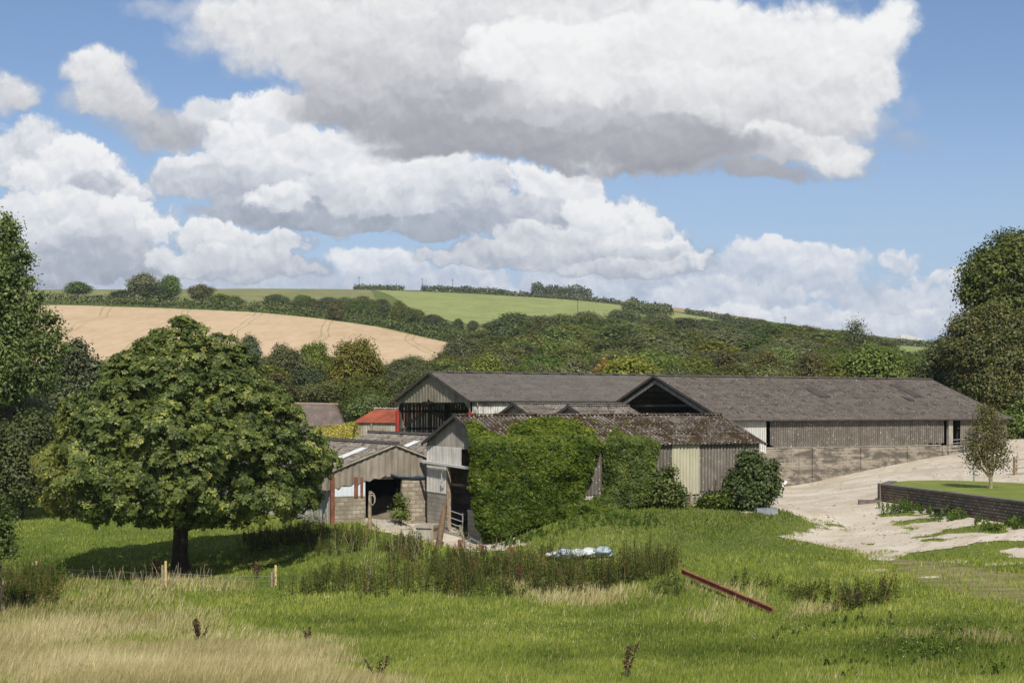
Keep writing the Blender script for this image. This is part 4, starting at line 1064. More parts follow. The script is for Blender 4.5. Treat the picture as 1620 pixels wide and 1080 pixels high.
def crown(name, lobes, n, leaf, seed, clump=10, shell=0.14, asp=0.7, spread=1.3, up=0.35, inner=0.12, norm_noise=0.42, low=0.0, varstd=0.18, fill=0.22):
    r = np.random.default_rng(seed)
    Lb = np.array(lobes, float)
    area = (Lb[:, 3] * Lb[:, 4] * Lb[:, 5]) ** (2 / 3)
    nc = int(n / clump * 3.0)
    k = r.choice(len(Lb), nc, p=area / area.sum())
    dr = unit(r.normal(size=(nc, 3)) + np.array([0, 0, 0.25]))
    rad = 1 - np.abs(r.normal(0, shell, nc)); rad[r.random(nc) < inner] *= 0.75
    C = Lb[k, :3] + dr * Lb[k, 3:] * rad[:, None]
    # drop clumps buried in other lobes
    q = (((C[:, None] - Lb[None, :, :3]) / Lb[None, :, 3:]) ** 2).sum(-1)
    keep = (q.min(1) > 0.52)
    C, dr = C[keep], dr[keep]
    m = max(1, int(n / clump)); C, dr = C[:m], dr[:m]
    cv = np.clip(r.normal(0.5, varstd, len(C)), 0, 1)
    idx = np.repeat(np.arange(len(C)), clump)
    Pp = C[idx] + r.normal(size=(len(idx), 3)) * leaf * spread * np.array([1, 1, .75])
    Nn = unit(dr[idx] + np.array([0, 0, up]) + r.normal(size=(len(idx), 3)) * norm_noise)
    sz = leaf * r.uniform(0.6, 1.4, len(idx))
    V = leaf_quads(Pp, Nn, sz, asp, r)
    var = np.clip(cv[idx] + r.normal(0, 0.12, len(idx)), 0, 1)
    # bigger leaves deep inside each lobe keep daylight from showing straight through
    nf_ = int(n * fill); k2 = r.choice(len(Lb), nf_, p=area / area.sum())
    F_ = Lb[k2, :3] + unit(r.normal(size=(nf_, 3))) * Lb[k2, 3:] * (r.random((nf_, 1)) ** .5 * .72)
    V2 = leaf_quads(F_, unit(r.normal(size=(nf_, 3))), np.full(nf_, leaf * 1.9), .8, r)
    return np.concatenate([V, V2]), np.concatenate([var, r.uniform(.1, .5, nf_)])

def std_lobes(seed, kind='round', n=16):
    """lobes of a crown about 8 wide in a tree 10 tall"""
    r = np.random.default_rng(seed)
    if kind == 'round': c, R, z0 = (0, 0, 5.9), (3.2, 3.2, 3.4), .9
    elif kind == 'tall': c, R, z0 = (0, 0, 5.6), (2.6, 2.6, 4.1), .9
    elif kind == 'dome': c, R, z0 = (0, 0, 4.6), (3.3, 3.3, 4.6), .9
    elif kind == 'cone': c, R, z0 = (0, 0, 4.6), (3.0, 3.0, 4.9), .5
    out = [(c[0], c[1], c[2], R[0] * .9, R[1] * .9, R[2] * .9)]
    for i in range(n):
        a = r.uniform(0, 2 * pi); el = math.asin(r.uniform(-.75, 1))
        f = r.uniform(.62, .85)
        rr = r.uniform(.30, .46) * R[0]
        x, y, z = c[0] + cos(a) * cos(el) * R[0] * f, c[1] + sin(a) * cos(el) * R[1] * f, c[2] + sin(el) * R[2] * f
        if kind == 'cone': s_ = np.clip(1.25 - z / 9.5, .1, 1); x *= s_; y *= s_; rr *= .5 + .5 * s_
        out.append((x, y, z, rr, rr, rr * r.uniform(.7, 1.0)))
    return out

GREENS = [(0.0, (.030, .048, .013)), (0.35, (.072, .105, .028)), (0.65, (.12, .162, .042)), (1.0, (.19, .235, .068))]
LEAF = leaf_mat('leaves_green', GREENS, 0.022, 0.36)
LEAF_OLIVE = leaf_mat('leaves_olive', [(0.0, (.042, .048, .012)), (0.4, (.090, .102, .026)), (0.7, (.145, .155, .042)), (1.0, (.21, .21, .07))], 0.02, 0.25)
LEAF_DARK = leaf_mat('leaves_dark', [(0.0, (.022, .034, .015)), (0.4, (.048, .070, .030)), (0.8, (.085, .115, .050)), (1.0, (.13, .16, .075))], 0.015, 0.2, transl=.15)
LEAF_GREY = leaf_mat('leaves_greygreen', [(0.0, (.038, .052, .026)), (0.4, (.080, .102, .050)), (0.7, (.135, .160, .082)), (1.0, (.22, .24, .14))], 0.02, 0.22)
LEAF_BROWN = leaf_mat('leaves_turning', [(0.0, (.036, .046, .013)), (0.4, (.082, .098, .026)), (0.7, (.135, .145, .042)), (1.0, (.23, .19, .06))], 0.03, 0.22)
LEAF_LIME = leaf_mat('leaves_lime', [(0.0, (.06, .085, .012)), (0.4, (.13, .17, .022)), (0.8, (.23, .27, .045)), (1.0, (.33, .35, .10))], 0.02, 0.15)
LEAF_SILVER = leaf_mat('leaves_silver', [(0.0, (.035, .05, .025)), (0.4, (.10, .125, .07)), (0.75, (.20, .225, .15)), (1.0, (.34, .36, .27))], 0.02, 0.15)
HEDGE_YEL = leaf_mat('leaves_golden', [(0.0, (.10, .10, .012)), (0.4, (.24, .22, .018)), (0.8, (.42, .38, .03)), (1.0, (.55, .50, .06))], 0.01, 0.1)
BARK = surf('bark', [(0.3, (.030, .022, .017)), (0.5, (.06, .045, .034)), (0.7, (.10, .078, .06))], 4.0, 7, .95, streak=((.02, .015, .012), .6, 10), bstr=.6)
BARK_PALE = surf('bark_pale', [(0.3, (.16, .13, .075)), (0.5, (.26, .225, .14)), (0.7, (.36, .32, .22))], 6.0, 6, .9, spots=[((.36, .30, .08), .3, .1)])

def trunk_mesh(name, h, r0, seed, limbs=6, spread=2.5, z0=.35, crook=.15):
    r = random.Random(seed); mb = MB()
    pts = [Vector((0, 0, -.3))]; rad = [r0 * 1.35]
    for k in range(1, 7):
        t = k / 6; pts.append(Vector((r.uniform(-crook, crook) * t, r.uniform(-crook, crook) * t, h * t))); rad.append(r0 * (1.05 - .85 * t))
    mb.tube(pts, rad, 8)
    for i in range(limbs):
        t = z0 + (1 - z0) * i / limbs * .85; z = h * t; a = r.uniform(0, 2 * pi)
        e = Vector((cos(a) * spread * (1 - .5 * t), sin(a) * spread * (1 - .5 * t), z + spread * .7))
        b = Vector((0, 0, z)); mid = b.lerp(e, .5) + Vector((0, 0, -.12 * spread))
        mb.tube([b, mid, e], [r0 * .5 * (1.1 - t), r0 * .33 * (1.1 - t), r0 * .1], 6)
    me_o = mb.build(name, None, None, True); me = me_o.data
    bpy.data.objects.remove(me_o)
    return me

VAR = {}
def variant(key, kind, n, leaf, seed, mat, nl=16, **kw):
    kw = dict(dict(norm_noise=.28, shell=.09, varstd=.12), **kw)
    V, var = crown(key, std_lobes(seed, kind, nl), n, leaf, seed, **kw)
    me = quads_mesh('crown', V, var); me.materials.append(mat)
    VAR[key] = me
TR = trunk_mesh('trunk', 8.2, .22, 3); TR.materials.append(BARK)
TR2 = trunk_mesh('trunk', 8.8, .15, 9, 9, 1.8, .3, .3); TR2.materials.append(BARK_PALE)
# near-ish crowns (100 - 260 m) and far ones
for i, (kd, mt) in enumerate([('round', LEAF), ('dome', LEAF), ('tall', LEAF_OLIVE), ('round', LEAF_GREY), ('dome', LEAF_DARK), ('tall', LEAF), ('round', LEAF_BROWN), ('dome', LEAF_OLIVE)]):
    variant('n%d' % i, kd, 9000, .30, 40 + i, mt, 20, clump=9)
    variant('f%d' % i, kd, 4600, .44, 60 + i, mt, 9, clump=6)
variant('cone', 'cone', 8000, .28, 91, LEAF_DARK, 22)
variant('sparse', 'round', 2200, .30, 92, LEAF_GREY, 24, spread=2.6, shell=.3)
variant('lime', 'round', 7000, .34, 93, LEAF_LIME, 18)
variant('silver', 'tall', 9000, .26, 94, LEAF_SILVER, 22)
variant('birch', 'tall', 4200, .26, 95, LEAF_BROWN, 20, shell=.35, spread=2.2)

def tree(px, top, d, wpx, key, lab=None, group=None, bot=None, rot=None, name='tree', trunk=True, low=0.0, cat='tree'):
    """a tree whose top shows at photo row `top` and whose crown is wpx wide, rooted on the ground at distance d"""
    x = (px - CX) / F * d; zg = gz(x, d)
    h = H - (top - CY) / F * d - zg
    wd = wpx / F * d
    r = random.uniform(0, 6.28) if rot is None else rot
    if not trunk:
        o = link(name, VAR[key]); o.location = (x, d, zg); o.rotation_euler = (0, 0, r); o.scale = (wd / 8.2, wd / 8.2, h / 9.9)
        return tag(o, lab, cat, group)
    o = empty(name, (x, d, zg), r, lab, cat, group)
    o.scale = (wd / 8.2, wd / 8.2, h / 9.9)
    link('crown', VAR[key], None, o); link('trunk', TR2 if key in ('birch',) else TR, None, o)
    return o

# --- named trees one can point to
tree(395, 522, 228, 62, 'cone', 'dark conical evergreen standing out against the wheat field, right of the big chestnut crown')
tree(452, 543, 192, 78, 'n3', 'grey-green tree below the wheat, between the dark evergreen and the big chestnut')
tree(497, 537, 205, 62, 'n0', 'round green tree against the wheat, second right of the dark evergreen')
tree(563, 527, 178, 96, 'n7', 'broad olive-green tree with a dense domed crown in front of the wheat field')
tree(722, 528, 212, 52, 'n3', 'pale grey-green tree at the right tip of the wheat field')
tree(992, 561, 136, 128, 'lime', 'bright yellow-green tree just over the ridge of the tall barn')
tree(1075, 576, 136, 74, 'n3', 'pale-leaved tree over the peak of the long barn')
tree(1378, 531, 150, 128, 'n1', 'large rounded fresh-green tree behind the middle of the long barn roof')
tree(1356, 503, 262, 56, 'sparse', 'thin see-through tree on the skyline at the right')
tree(1212, 543, 152, 76, 'birch', 'brown-tinged slender tree with a pale trunk, left of the other one behind the long barn')
tree(1283, 546, 149, 74, 'birch', 'brown-tinged slender tree with pale forked trunks, right of its twin behind the long barn')
tree(1440, 560, 160, 90, 'n0', 'green tree between the large rounded tree and the silvery one at the right')
tree(1497, 520, 134, 76, 'silver', 'silvery-leaved tree behind the right end of the long barn')
# hill-top trees left
tree(124, 446, 560, 54, 'f0', 'low rounded tree alone on the skyline at the left')
tree(228, 431, 500, 54, 'f3', 'tallest tree of the hilltop group above the wheat, its left one')
tree(268, 436, 505, 48, 'f0', 'rounded hilltop tree just right of the tallest one')
tree(247, 450, 496, 60, 'f4', 'darker low tree in front of the two tall hilltop trees')
tree(193, 457, 498, 44, 'f4', 'small dark tree at the left foot of the hilltop group')
tree(318, 449, 496, 46, 'f6', 'brownish-green tree alone right of the hilltop group')
tree(349, 464, 492, 50, 'f1', 'low bushy tree on the hedge right of the brownish one')
tree(372, 468, 488, 30, 'f0', 'small bush-like tree at the right end of the hilltop row')

# --- left side: the poplar, the dark thicket behind the chestnut
def lobes_tree(name, base, lobes, n, leaf, seed, mat, lab, th, tr, cat='tree', trunkname='trunk', tint=None, **kw):
    o = empty(name, base, 0, lab, cat)
    V, var = crown(name, lobes, n, leaf, seed, **kw)
    me = quads_mesh('crown', V, var); me.materials.append(mat)
    link('crown', me, None, o)
    if th: 
        t = trunk_mesh('trunk', th, tr, seed, 9, th * .22); t.materials.append(BARK); link('trunk', t, None, o)
    return o
def px_lobes(base, d, items):
    """lobes given as (px, py, radius in px, depth offset m, squash) seen from the camera"""
    out = []
    for it in items:
        px, py, rp = it[:3]; dy = it[3] if len(it) > 3 else 0; sq = it[4] if len(it) > 4 else .85
        q = P(px, py, d + dy); rr = rp / F * (d + dy)
        out.append((q.x - base[0], q.y - base[1], q.z - base[2], rr, rr, rr * sq))
    return out
def rooted(px, d): x = (px - CX) / F * d; return Vector((x, d, gz(x, d)))
b = rooted(12, 98)
lobes_tree('poplar', b, px_lobes(b, 98, [(12, 378, 22, 0, 1.2), (-6, 400, 26, 0), (34, 412, 18, -1), (10, 432, 28, -1), (42, 450, 14, -1), (-20, 440, 40, 0), (8, 474, 30, -1), (50, 488, 18, -1, .8), (78, 506, 18, -2, .8), (30, 515, 30, -1), (90, 530, 12, -2, .8), (64, 545, 26, -2), (10, 552, 36, -1), (82, 572, 16, -2), (38, 580, 30, -2), (68, 604, 24, -2), (10, 612, 36, -1), (-30, 520, 60, 1), (-60, 450, 60, 1), (-60, 600, 80, 1), (8, 352, 10, 0, 1.5), (20, 362, 9, -1, 1.2), (30, 392, 10, -2), (-20, 372, 14, 0), (60, 470, 9, -2), (100, 552, 10, -2)]),
           42000, .21, 201, LEAF, 'tall tree at the left edge with pale-edged clumps of leaves, rising above the skyline', 14, .35, clump=9, norm_noise=.5, fill=.1, shell=.18, varstd=.24)
b = rooted(118, 118)
lobes_tree('broadleaf_tree', b, px_lobes(b, 118, [(118, 572, 26), (148, 590, 22), (95, 600, 30), (130, 620, 34), (155, 625, 22), (90, 650, 44), (170, 588, 9), (122, 552, 13), (140, 680, 50)]),
           22000, .26, 202, LEAF_DARK, 'dark tree in the gap between the tall left tree and the big chestnut', 9, .25)
b = rooted(30, 104)
lobes_tree('silver_shrub', b, px_lobes(b, 104, [(20, 640, 30), (50, 650, 26), (80, 668, 24), (0, 660, 40), (60, 690, 40), (20, 700, 50), (95, 700, 24)]), 9000, .22, 203, LEAF_SILVER, 'silvery-leaved shrub at the left edge above the dark rounded bush', 4, .14, cat='shrub')
b = rooted(35, 92)
lobes_tree('rounded_bush', b, px_lobes(b, 92, [(45, 700, 50), (10, 720, 60), (75, 730, 36), (30, 755, 60), (-30, 720, 60), (85, 760, 26), (55, 675, 30)]), 13000, .20, 204, LEAF_DARK, 'dark rounded bush at the left edge beyond the meadow', 3, .14, cat='bush', spread=1.2)
b = rooted(130, 96)
lobes_tree('hedge_bush', b, px_lobes(b, 96, [(110, 745, 30), (150, 740, 34), (190, 745, 30), (230, 750, 30)]), 6000, .2, 205, LEAF, 'low hedge bush behind the left side of the big chestnut', 2, .1, cat='bush')
b = rooted(0, 50)
lobes_tree('edge_bush', b, px_lobes(b, 50, [(0, 850, 26, 0, 1.2), (-10, 800, 24, 0), (16, 870, 14), (-30, 860, 46), (8, 815, 14)]), 4200, .10, 206, LEAF, 'bright green bush cut by the left edge in front of the meadow', 2, .07, cat='bush')
# --- right side
b = rooted(1640, 128)
lobes_tree('sycamore', b, px_lobes(b, 128, [(1600, 400, 38, 0), (1565, 415, 30, 0), (1545, 440, 30, -1), (1580, 440, 50, -1), (1625, 430, 60, 0), (1535, 470, 22, -1), (1570, 480, 42, -1), (1620, 490, 70, 0), (1680, 440, 80, 1), (1640, 395, 40, 0), (1660, 560, 90, 1), (1700, 520, 90, 2)]),
           42000, .30, 211, leaf_mat('leaves_sycamore', [(0.0, (.022, .034, .010)), (0.4, (.055, .075, .018)), (0.7, (.095, .12, .03)), (1.0, (.17, .19, .055))], .01, .05), 'tall full-crowned sycamore at the right edge reaching highest into the sky', 15, .4, clump=10)
b = rooted(1560, 119)
lobes_tree('field_maple', b, px_lobes(b, 119, [(1530, 520, 30), (1570, 510, 34, 0), (1600, 530, 44), (1545, 560, 40, -1), (1590, 580, 50, -1), (1620, 560, 50), (1560, 610, 46, -1), (1610, 630, 52, -1), (1535, 600, 34), (1650, 600, 70), (1575, 545, 24, -2), (1515, 560, 30)]),
           38000, .21, 212, leaf_mat('leaves_maple', [(0.0, (.024, .034, .008)), (0.4, (.062, .082, .018)), (0.7, (.11, .125, .028)), (0.9, (.16, .145, .036)), (1.0, (.22, .15, .04))], 0, 0), 'broad tree with brown-gold tinged leaves below the sycamore at the right edge', 9, .3, clump=9)
b = rooted(1520, 124)
lobes_tree('broadleaf_tree', b, px_lobes(b, 124, [(1505, 560, 30), (1480, 590, 26), (1510, 610, 40), (1490, 560, 18), (1535, 640, 44), (1500, 640, 36), (1580, 660, 44), (1620, 670, 44), (1470, 620, 22), (1545, 670, 34)]),
           22000, .26, 213, LEAF_DARK, 'dark tree in shadow between the silvery tree and the brown-gold one', 8, .3)
b = rooted(1660, 116)
lobes_tree('broadleaf_tree', b, px_lobes(b, 116, [(1640, 660, 50), (1690, 640, 60), (1610, 672, 24), (1590, 668, 20)]), 6000, .24, 214, LEAF, 'low leafy tree over the bend of the track at the right edge', 6, .2)

# --- the belt behind the yard
k = 0
R6 = random.Random(61)
for d in (140, 152, 166, 182, 200, 222):
    step = min(8.5 / d * F, 76)
    px = 330 + R6.uniform(0, step)
    while px < 760:
        tp = {140: 602, 152: 590, 166: 580, 182: 572, 200: 562, 222: 560}[d] + R6.uniform(-7, 9)
        if d <= 152 and px < 575: px += 20; continue
        if 470 < px < 640 and d <= 170: tp += 12
        tree(px, tp, d + R6.uniform(-4, 4), step * R6.uniform(1.1, 1.4), R6.choice(['n0', 'n1', 'n2', 'n5', 'n7', 'n0', 'n4', 'n3']),
             'leafy tree in the belt below the wheat, %s, %s' % ('front row' if d < 160 else 'middle rows' if d < 190 else 'back row', 'behind the big chestnut' if px < 480 else 'over the cottage and tin shed' if px < 620 else 'behind the tall barn gable'), 'trees in the belt below the wheat')
        px += step * R6.uniform(.8, 1.15)
# --- the hillside wood
dmax_x = [690, 740, 775, 800, 860, 950, 1040, 1120, 1200, 1300, 1400, 1500, 1560]
dmax_y = [215, 330, 430, 500, 530, 540, 560, 620, 640, 600, 520, 440, 420]
d = 150.0; n_w = 0
while d < 640:
    step = min(12.0 / d * F, 84)
    px = 690 + R6.uniform(0, step)
    while px < 1560:
        if d < np.interp(px, dmax_x, dmax_y) and not (px > 1395 and d > 330):
            x = (px - CX) / F * d; zg = gz(x, d); hh = R6.uniform(6.5, 13.0) * (1.15 if px > 1150 else 1.0)
            if d < 200: hh = min(hh, (H - (572 - CY) / F * d - zg)) if px < 1200 else min(hh, (H - (566 - CY) / F * d - zg))
            hh = max(hh, 4)
            near = d < 260
            key = ('n' if near else 'f') + R6.choice('012357105347236')
            top = CY - (zg + hh - H) * F / d
            crest = np.interp(px, [690, 752, 775, 800, 900, 1000, 1100, 1150, 1200, 1250, 1300, 1350, 1400, 1440, 1560], [562, 557, 515, 491, 488, 491, 498, 502, 507, 513, 518, 527, 537, 543, 552])
            dm = np.interp(px, dmax_x, dmax_y)
            want = 578 + (crest - 578) * ((math.log(d / 150)) / math.log(max(dm, 200) / 150)) ** .85
            top = max(top, want + R6.uniform(-12, 10), crest + R6.uniform(-4, 6)) if d > 200 else want + R6.uniform(-13, 8)
            top = min(top, CY - (zg + 4.0 - H) * F / d)
            look = {'0': 'leafy green', '1': 'domed green', '2': 'slender olive-green', '3': 'grey-green', '4': 'dark green', '5': 'slender green', '6': 'brown-tinged', '7': 'domed olive-green'}[key[1]]
            row = 'lowest rows' if d < 215 else 'lower slope' if d < 300 else 'middle slope' if d < 410 else 'upper slope'
            side = 'near the wheat tip' if px < 800 else 'above the tall barn' if px < 1030 else "above the long barn's left half" if px < 1270 else "above the long barn's right half"
            tree(px, top, d + R6.uniform(-4, 4), step * R6.uniform(.95, 1.55), key, '%s tree, %s of the hillside wood %s' % (look, row, side), 'trees of the hillside wood', trunk=near)
            n_w += 1
        px += step * R6.uniform(.8, 1.2)
    d *= 1.066
# --- the copse above the wheat
for i in range(28):
    px = R6.uniform(430, 690); t = (px - 430) / 260
    d = R6.uniform(455 - 30 * t, 560 - 60 * t)
    top_lim = np.interp(px, [430, 480, 520, 560, 610, 640, 690], [488, 471, 466, 466, 468, 480, 497])
    x = (px - CX) / F * d; zg = gz(x, d)
    top = max(top_lim + R6.uniform(0, 6), CY - (zg + 10.5 - H) * F / d)
    top = min(top, CY - (zg + 4.5 - H) * F / d)
    key = 'f' + R6.choice('01347')
    lk = {'0': 'leafy green', '1': 'domed green', '3': 'grey-green', '4': 'dark green', '7': 'olive-green'}[key[1]]
    tree(px, top, d, R6.uniform(30, 44), key, '%s tree in the copse above the wheat field, %s %s' % (lk, 'front of its' if d < 490 - 40 * t else 'back of its', 'left third' if px < 517 else 'middle' if px < 604 else 'right third'), 'trees of the copse above the wheat', trunk=False)

# --- hedges
def hedge(name, line, h, wd, leaf, n, seed, mat, lab, cat='hedge', lump=.25):
    """a clipped or rough hedge along (px, d) points"""
    r = np.random.default_rng(seed)
    pts = np.array([((px - CX) / F * d, d) for px, d in line]); seg = np.linalg.norm(np.diff(pts, axis=0), axis=1); cum = np.concatenate([[0], np.cumsum(seg)])
    L_ = cum[-1]; s = r.uniform(0, L_, n)
    X = np.interp(s, cum, pts[:, 0]); Y = np.interp(s, cum, pts[:, 1])
    i = np.clip(np.searchsorted(cum, s) - 1, 0, len(seg) - 1); dv = np.diff(pts, axis=0)[i] / seg[i][:, None]
    nx, ny = -dv[:, 1], dv[:, 0]
    a = r.uniform(-.15 * pi, 1.15 * pi, n); hv = h * (1 + lump * vnoise(s * .22, s * 0 + seed, seed))
    off = np.cos(a) * wd / 2 * r.uniform(.8, 1.05, n); zz = np.clip(hv * (.55 + .5 * np.sin(a)) * r.uniform(.85, 1.03, n), 0, None)
    low = r.random(n) < .35; zz = np.where(low, hv * r.uniform(0, .75, n), zz); off = np.where(low, -np.sign(ny + 1e-6) * wd / 2 * 1.0, off)
    X = X + nx * off; Y = Y + ny * off
    Pq = np.stack([X, Y, terr(X, Y) + zz], -1) + r.normal(size=(n, 3)) * leaf * .4
    Nn = unit(np.stack([nx * np.cos(a), ny * np.cos(a), np.sin(a) * .8 + .2], -1) * np.where(low, 0.2, 1)[:, None] + np.stack([0 * X, -np.ones(n) * .6 * low, 0 * X], -1) + r.normal(size=(n, 3)) * .5)
    V = leaf_quads(Pq, Nn, leaf * r.uniform(.6, 1.4, n), .6, r)
    var = np.clip(.5 + .25 * vnoise(s * .4, zz * .5, seed + 1) + r.normal(0, .13, n), 0, 1)
    o = link(name, quads_mesh(name, V, var), mat)
    return tag(o, lab, cat)
hedge('hedgerow', [(60, 490), (150, 488), (300, 484), (420, 470), (520, 452), (620, 430), (700, 405), (745, 392)], 3.1, 3.0, .75, 9000, 301, LEAF_DARK, 'long dark hedge along the top edge of the wheat field')
hedge('hedgerow', [(690, 440), (740, 400), (800, 378)], 4.0, 4, .7, 2600, 302, LEAF, 'short rough hedge running down past the right tip of the wheat')
hedge('hedgerow', [(560, 845), (640, 842)], 2.6, 4, 1.2, 900, 303, LEAF_DARK, 'first dark hedge on the skyline above the copse')
hedge('hedgerow', [(668, 838), (705, 835), (760, 828), (800, 824)], 3.2, 5, 1.2, 1800, 304, LEAF_DARK, 'skyline hedge left of the row of poles end')
hedge('hedgerow', [(800, 812), (860, 808), (905, 803), (985, 790)], 2.4, 4, 1.2, 1800, 305, LEAF_DARK, 'thin hedge along the top of the bright green field')
hedge('spinney', [(842, 870), (880, 868), (935, 862)], 6.5, 9, 1.3, 2200, 306, LEAF_DARK, 'long low spinney of dark trees on the skyline above the green field', 'spinney', .5)
hedge('spinney', [(990, 700), (1020, 696), (1060, 690)], 5.8, 9, 1.1, 2600, 307, LEAF_DARK, 'dense dark spinney below the skyline right of the bright green field', 'spinney', .25)
hedge('hedgerow', [(1085, 770), (1140, 765), (1200, 760)], 2.8, 5, 1.1, 1300, 308, LEAF_DARK, 'broken hedge on the skyline right of the dense spinney')
hedge('hedgerow', [(1398, 655), (1480, 650), (1560, 645)], 2.6, 4, 1.0, 1500, 309, LEAF_DARK, 'hedge below the pale farm building on the right skyline')
hedge('golden_hedge', [(500, 128), (540, 127.6), (563, 127)], 2.3, 1.6, .16, 5200, 310, HEDGE_YEL, 'clipped golden-yellow hedge left of the red-roofed shed', lump=.08)
for px, d, lab in ((725, 470, 'left one of two small round bushes at the foot of the green field'), (748, 468, 'right one of two small round bushes at the foot of the green field')):
    x = (px - CX) / F * d; zg = gz(x, d); tree(px, CY - (zg + 4 - H) * F / d, d, 20, 'f4', lab, trunk=False, name='bush', cat='bush')
for px, d in ((1150, 720), (1180, 700), (1240, 660)):
    x = (px - CX) / F * d; zg = gz(x, d); tree(px, CY - (zg + 6 - H) * F / d, d, 18, 'f4', 'small dark tree pricking up from the wooded skyline', 'small trees on the wooded skyline', trunk=False)

# ------------------------------------------------------------------ the big chestnut
cb = rooted(285, 66.0)
CH = empty('chestnut_tree', cb, 0, 'large broad-crowned chestnut standing alone in the meadow at the left', 'tree')
prof = [(11.45, .3), (11.1, 1.3), (10.5, 2.3), (9.8, 3.1), (9.0, 4.1), (8.0, 4.95), (6.8, 5.75), (5.6, 6.35), (4.4, 6.6), (3.5, 6.45), (3.1, 5.9), (2.7, 4.6), (2.4, 2.5)]
pz = np.array([p_[0] for p_ in prof])[::-1]; pr = np.array([p_[1] for p_ in prof])[::-1]
r = np.random.default_rng(77)
npuff = 1150
zz = r.uniform(2.5, 11.35, npuff * 3); keep = r.random(len(zz)) < np.interp(zz, pz, pr) / 6.6 + .05; zz = zz[keep][:npuff]; npuff = len(zz)
aa = r.uniform(0, 2 * pi, npuff)
lobw = 1 + .07 * np.sin(aa * 3 + 1.0) + .06 * np.sin(aa * 5 + zz * 1.3) + .06 * np.sin(zz * 2.6 + aa * 2) + r.normal(0, .035, len(zz))
prad = r.uniform(.38, .75, npuff)
RR = np.maximum(np.interp(zz, pz, pr) * lobw - prad * .75 - np.abs(r.normal(0, .35, npuff)), 0.1)
PC = np.stack([np.cos(aa) * RR * .965 + .05, np.sin(aa) * RR, zz], -1)
per = 22
idx = np.repeat(np.arange(npuff), per)
outd = unit(PC - np.array([0, 0, 4.5]))
dr = unit(outd[idx] * .8 + np.array([0, 0, .45]) + r.normal(size=(len(idx), 3)) * .6)
FP = PC[idx] + dr * prad[idx][:, None] * np.array([1.05, 1.05, .8]) * r.uniform(.7, 1.05, len(idx))[:, None]
# inner fans close the crown
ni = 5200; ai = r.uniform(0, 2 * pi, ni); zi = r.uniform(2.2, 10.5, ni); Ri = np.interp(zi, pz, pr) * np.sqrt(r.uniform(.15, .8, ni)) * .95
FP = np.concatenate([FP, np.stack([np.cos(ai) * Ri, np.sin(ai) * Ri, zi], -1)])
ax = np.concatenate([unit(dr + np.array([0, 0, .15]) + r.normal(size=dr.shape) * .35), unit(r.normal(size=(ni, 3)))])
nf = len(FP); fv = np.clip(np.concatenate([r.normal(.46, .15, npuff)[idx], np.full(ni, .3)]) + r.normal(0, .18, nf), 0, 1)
nl = 6
t0 = unit(np.cross(ax, r.normal(size=(nf, 3)))); t1 = np.cross(ax, t0)
fs = r.uniform(.75, 1.25, nf)
Vs = []
for j in range(nl):
    th = 2 * pi * (j / 6.6) + r.uniform(-.15, .15, nf)
    dj = t0 * np.cos(th)[:, None] + t1 * np.sin(th)[:, None]
    droop = np.array([0, 0, -1.0]) * r.uniform(.1, .5, nf)[:, None]
    tip = unit(dj + droop); ln = (.19 * fs * r.uniform(.8, 1.1, nf))[:, None]; wd = ln * .27
    sd_ = np.cross(ax, dj); mid = FP + tip * ln * .62
    Vs.append(np.stack([FP + tip * ln * .08, mid + sd_ * wd, FP + tip * ln + droop * ln * .15, mid - sd_ * wd], 1))
V = np.stack(Vs, 1).reshape(-1, 3)
left = np.clip((-FP[:, 0] - 2.2) / 4.0, 0, 1) * np.clip((9.5 - FP[:, 2]) / 3, 0, 1)
tn = np.clip(left * 1.0 + .3 * vnoise(FP[:, 0] * .5, FP[:, 2] * .5, 4) - .25 + r.normal(0, .08, nf), 0, .85)
tn = np.clip(tn + np.where(r.random(nf) < .02, .6, 0), 0, .9)
CHL = leaf_mat('chestnut_leaves', [(0.0, (.022, .040, .006)), (0.3, (.052, .086, .012)), (0.6, (.092, .135, .020)), (0.85, (.15, .19, .030)), (1.0, (.25, .29, .045))], 0, 0, .30, .28, tint=(.30, .28, .022))
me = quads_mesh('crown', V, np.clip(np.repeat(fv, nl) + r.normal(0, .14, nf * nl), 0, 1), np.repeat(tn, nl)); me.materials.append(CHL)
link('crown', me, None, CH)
mb = MB(); mb.tube([(0.05, 0, -.3), (.0, 0, .15), (-.02, 0, .9), (.03, 0, 1.8), (.0, 0, 2.8), (.1, 0, 4.5), (0, .1, 7), (.1, 0, 9.5)], [.56, .44, .36, .33, .32, .25, .16, .05], 14)
for i in range(16):
    a = i * 2.4 + .3; z = 1.95 + i * .42; e = Vector((cos(a) * (4.9 - i * .18), sin(a) * (4.9 - i * .18), z + 1.1 + i * .08)); bb = Vector((0, 0, z))
    mb.tube([bb, bb.lerp(e, .5) + Vector((0, 0, .25)), e], [.17 - i * .006, .10 - i * .003, .03], 7)
mb.build('trunk', BARK, CH, True)

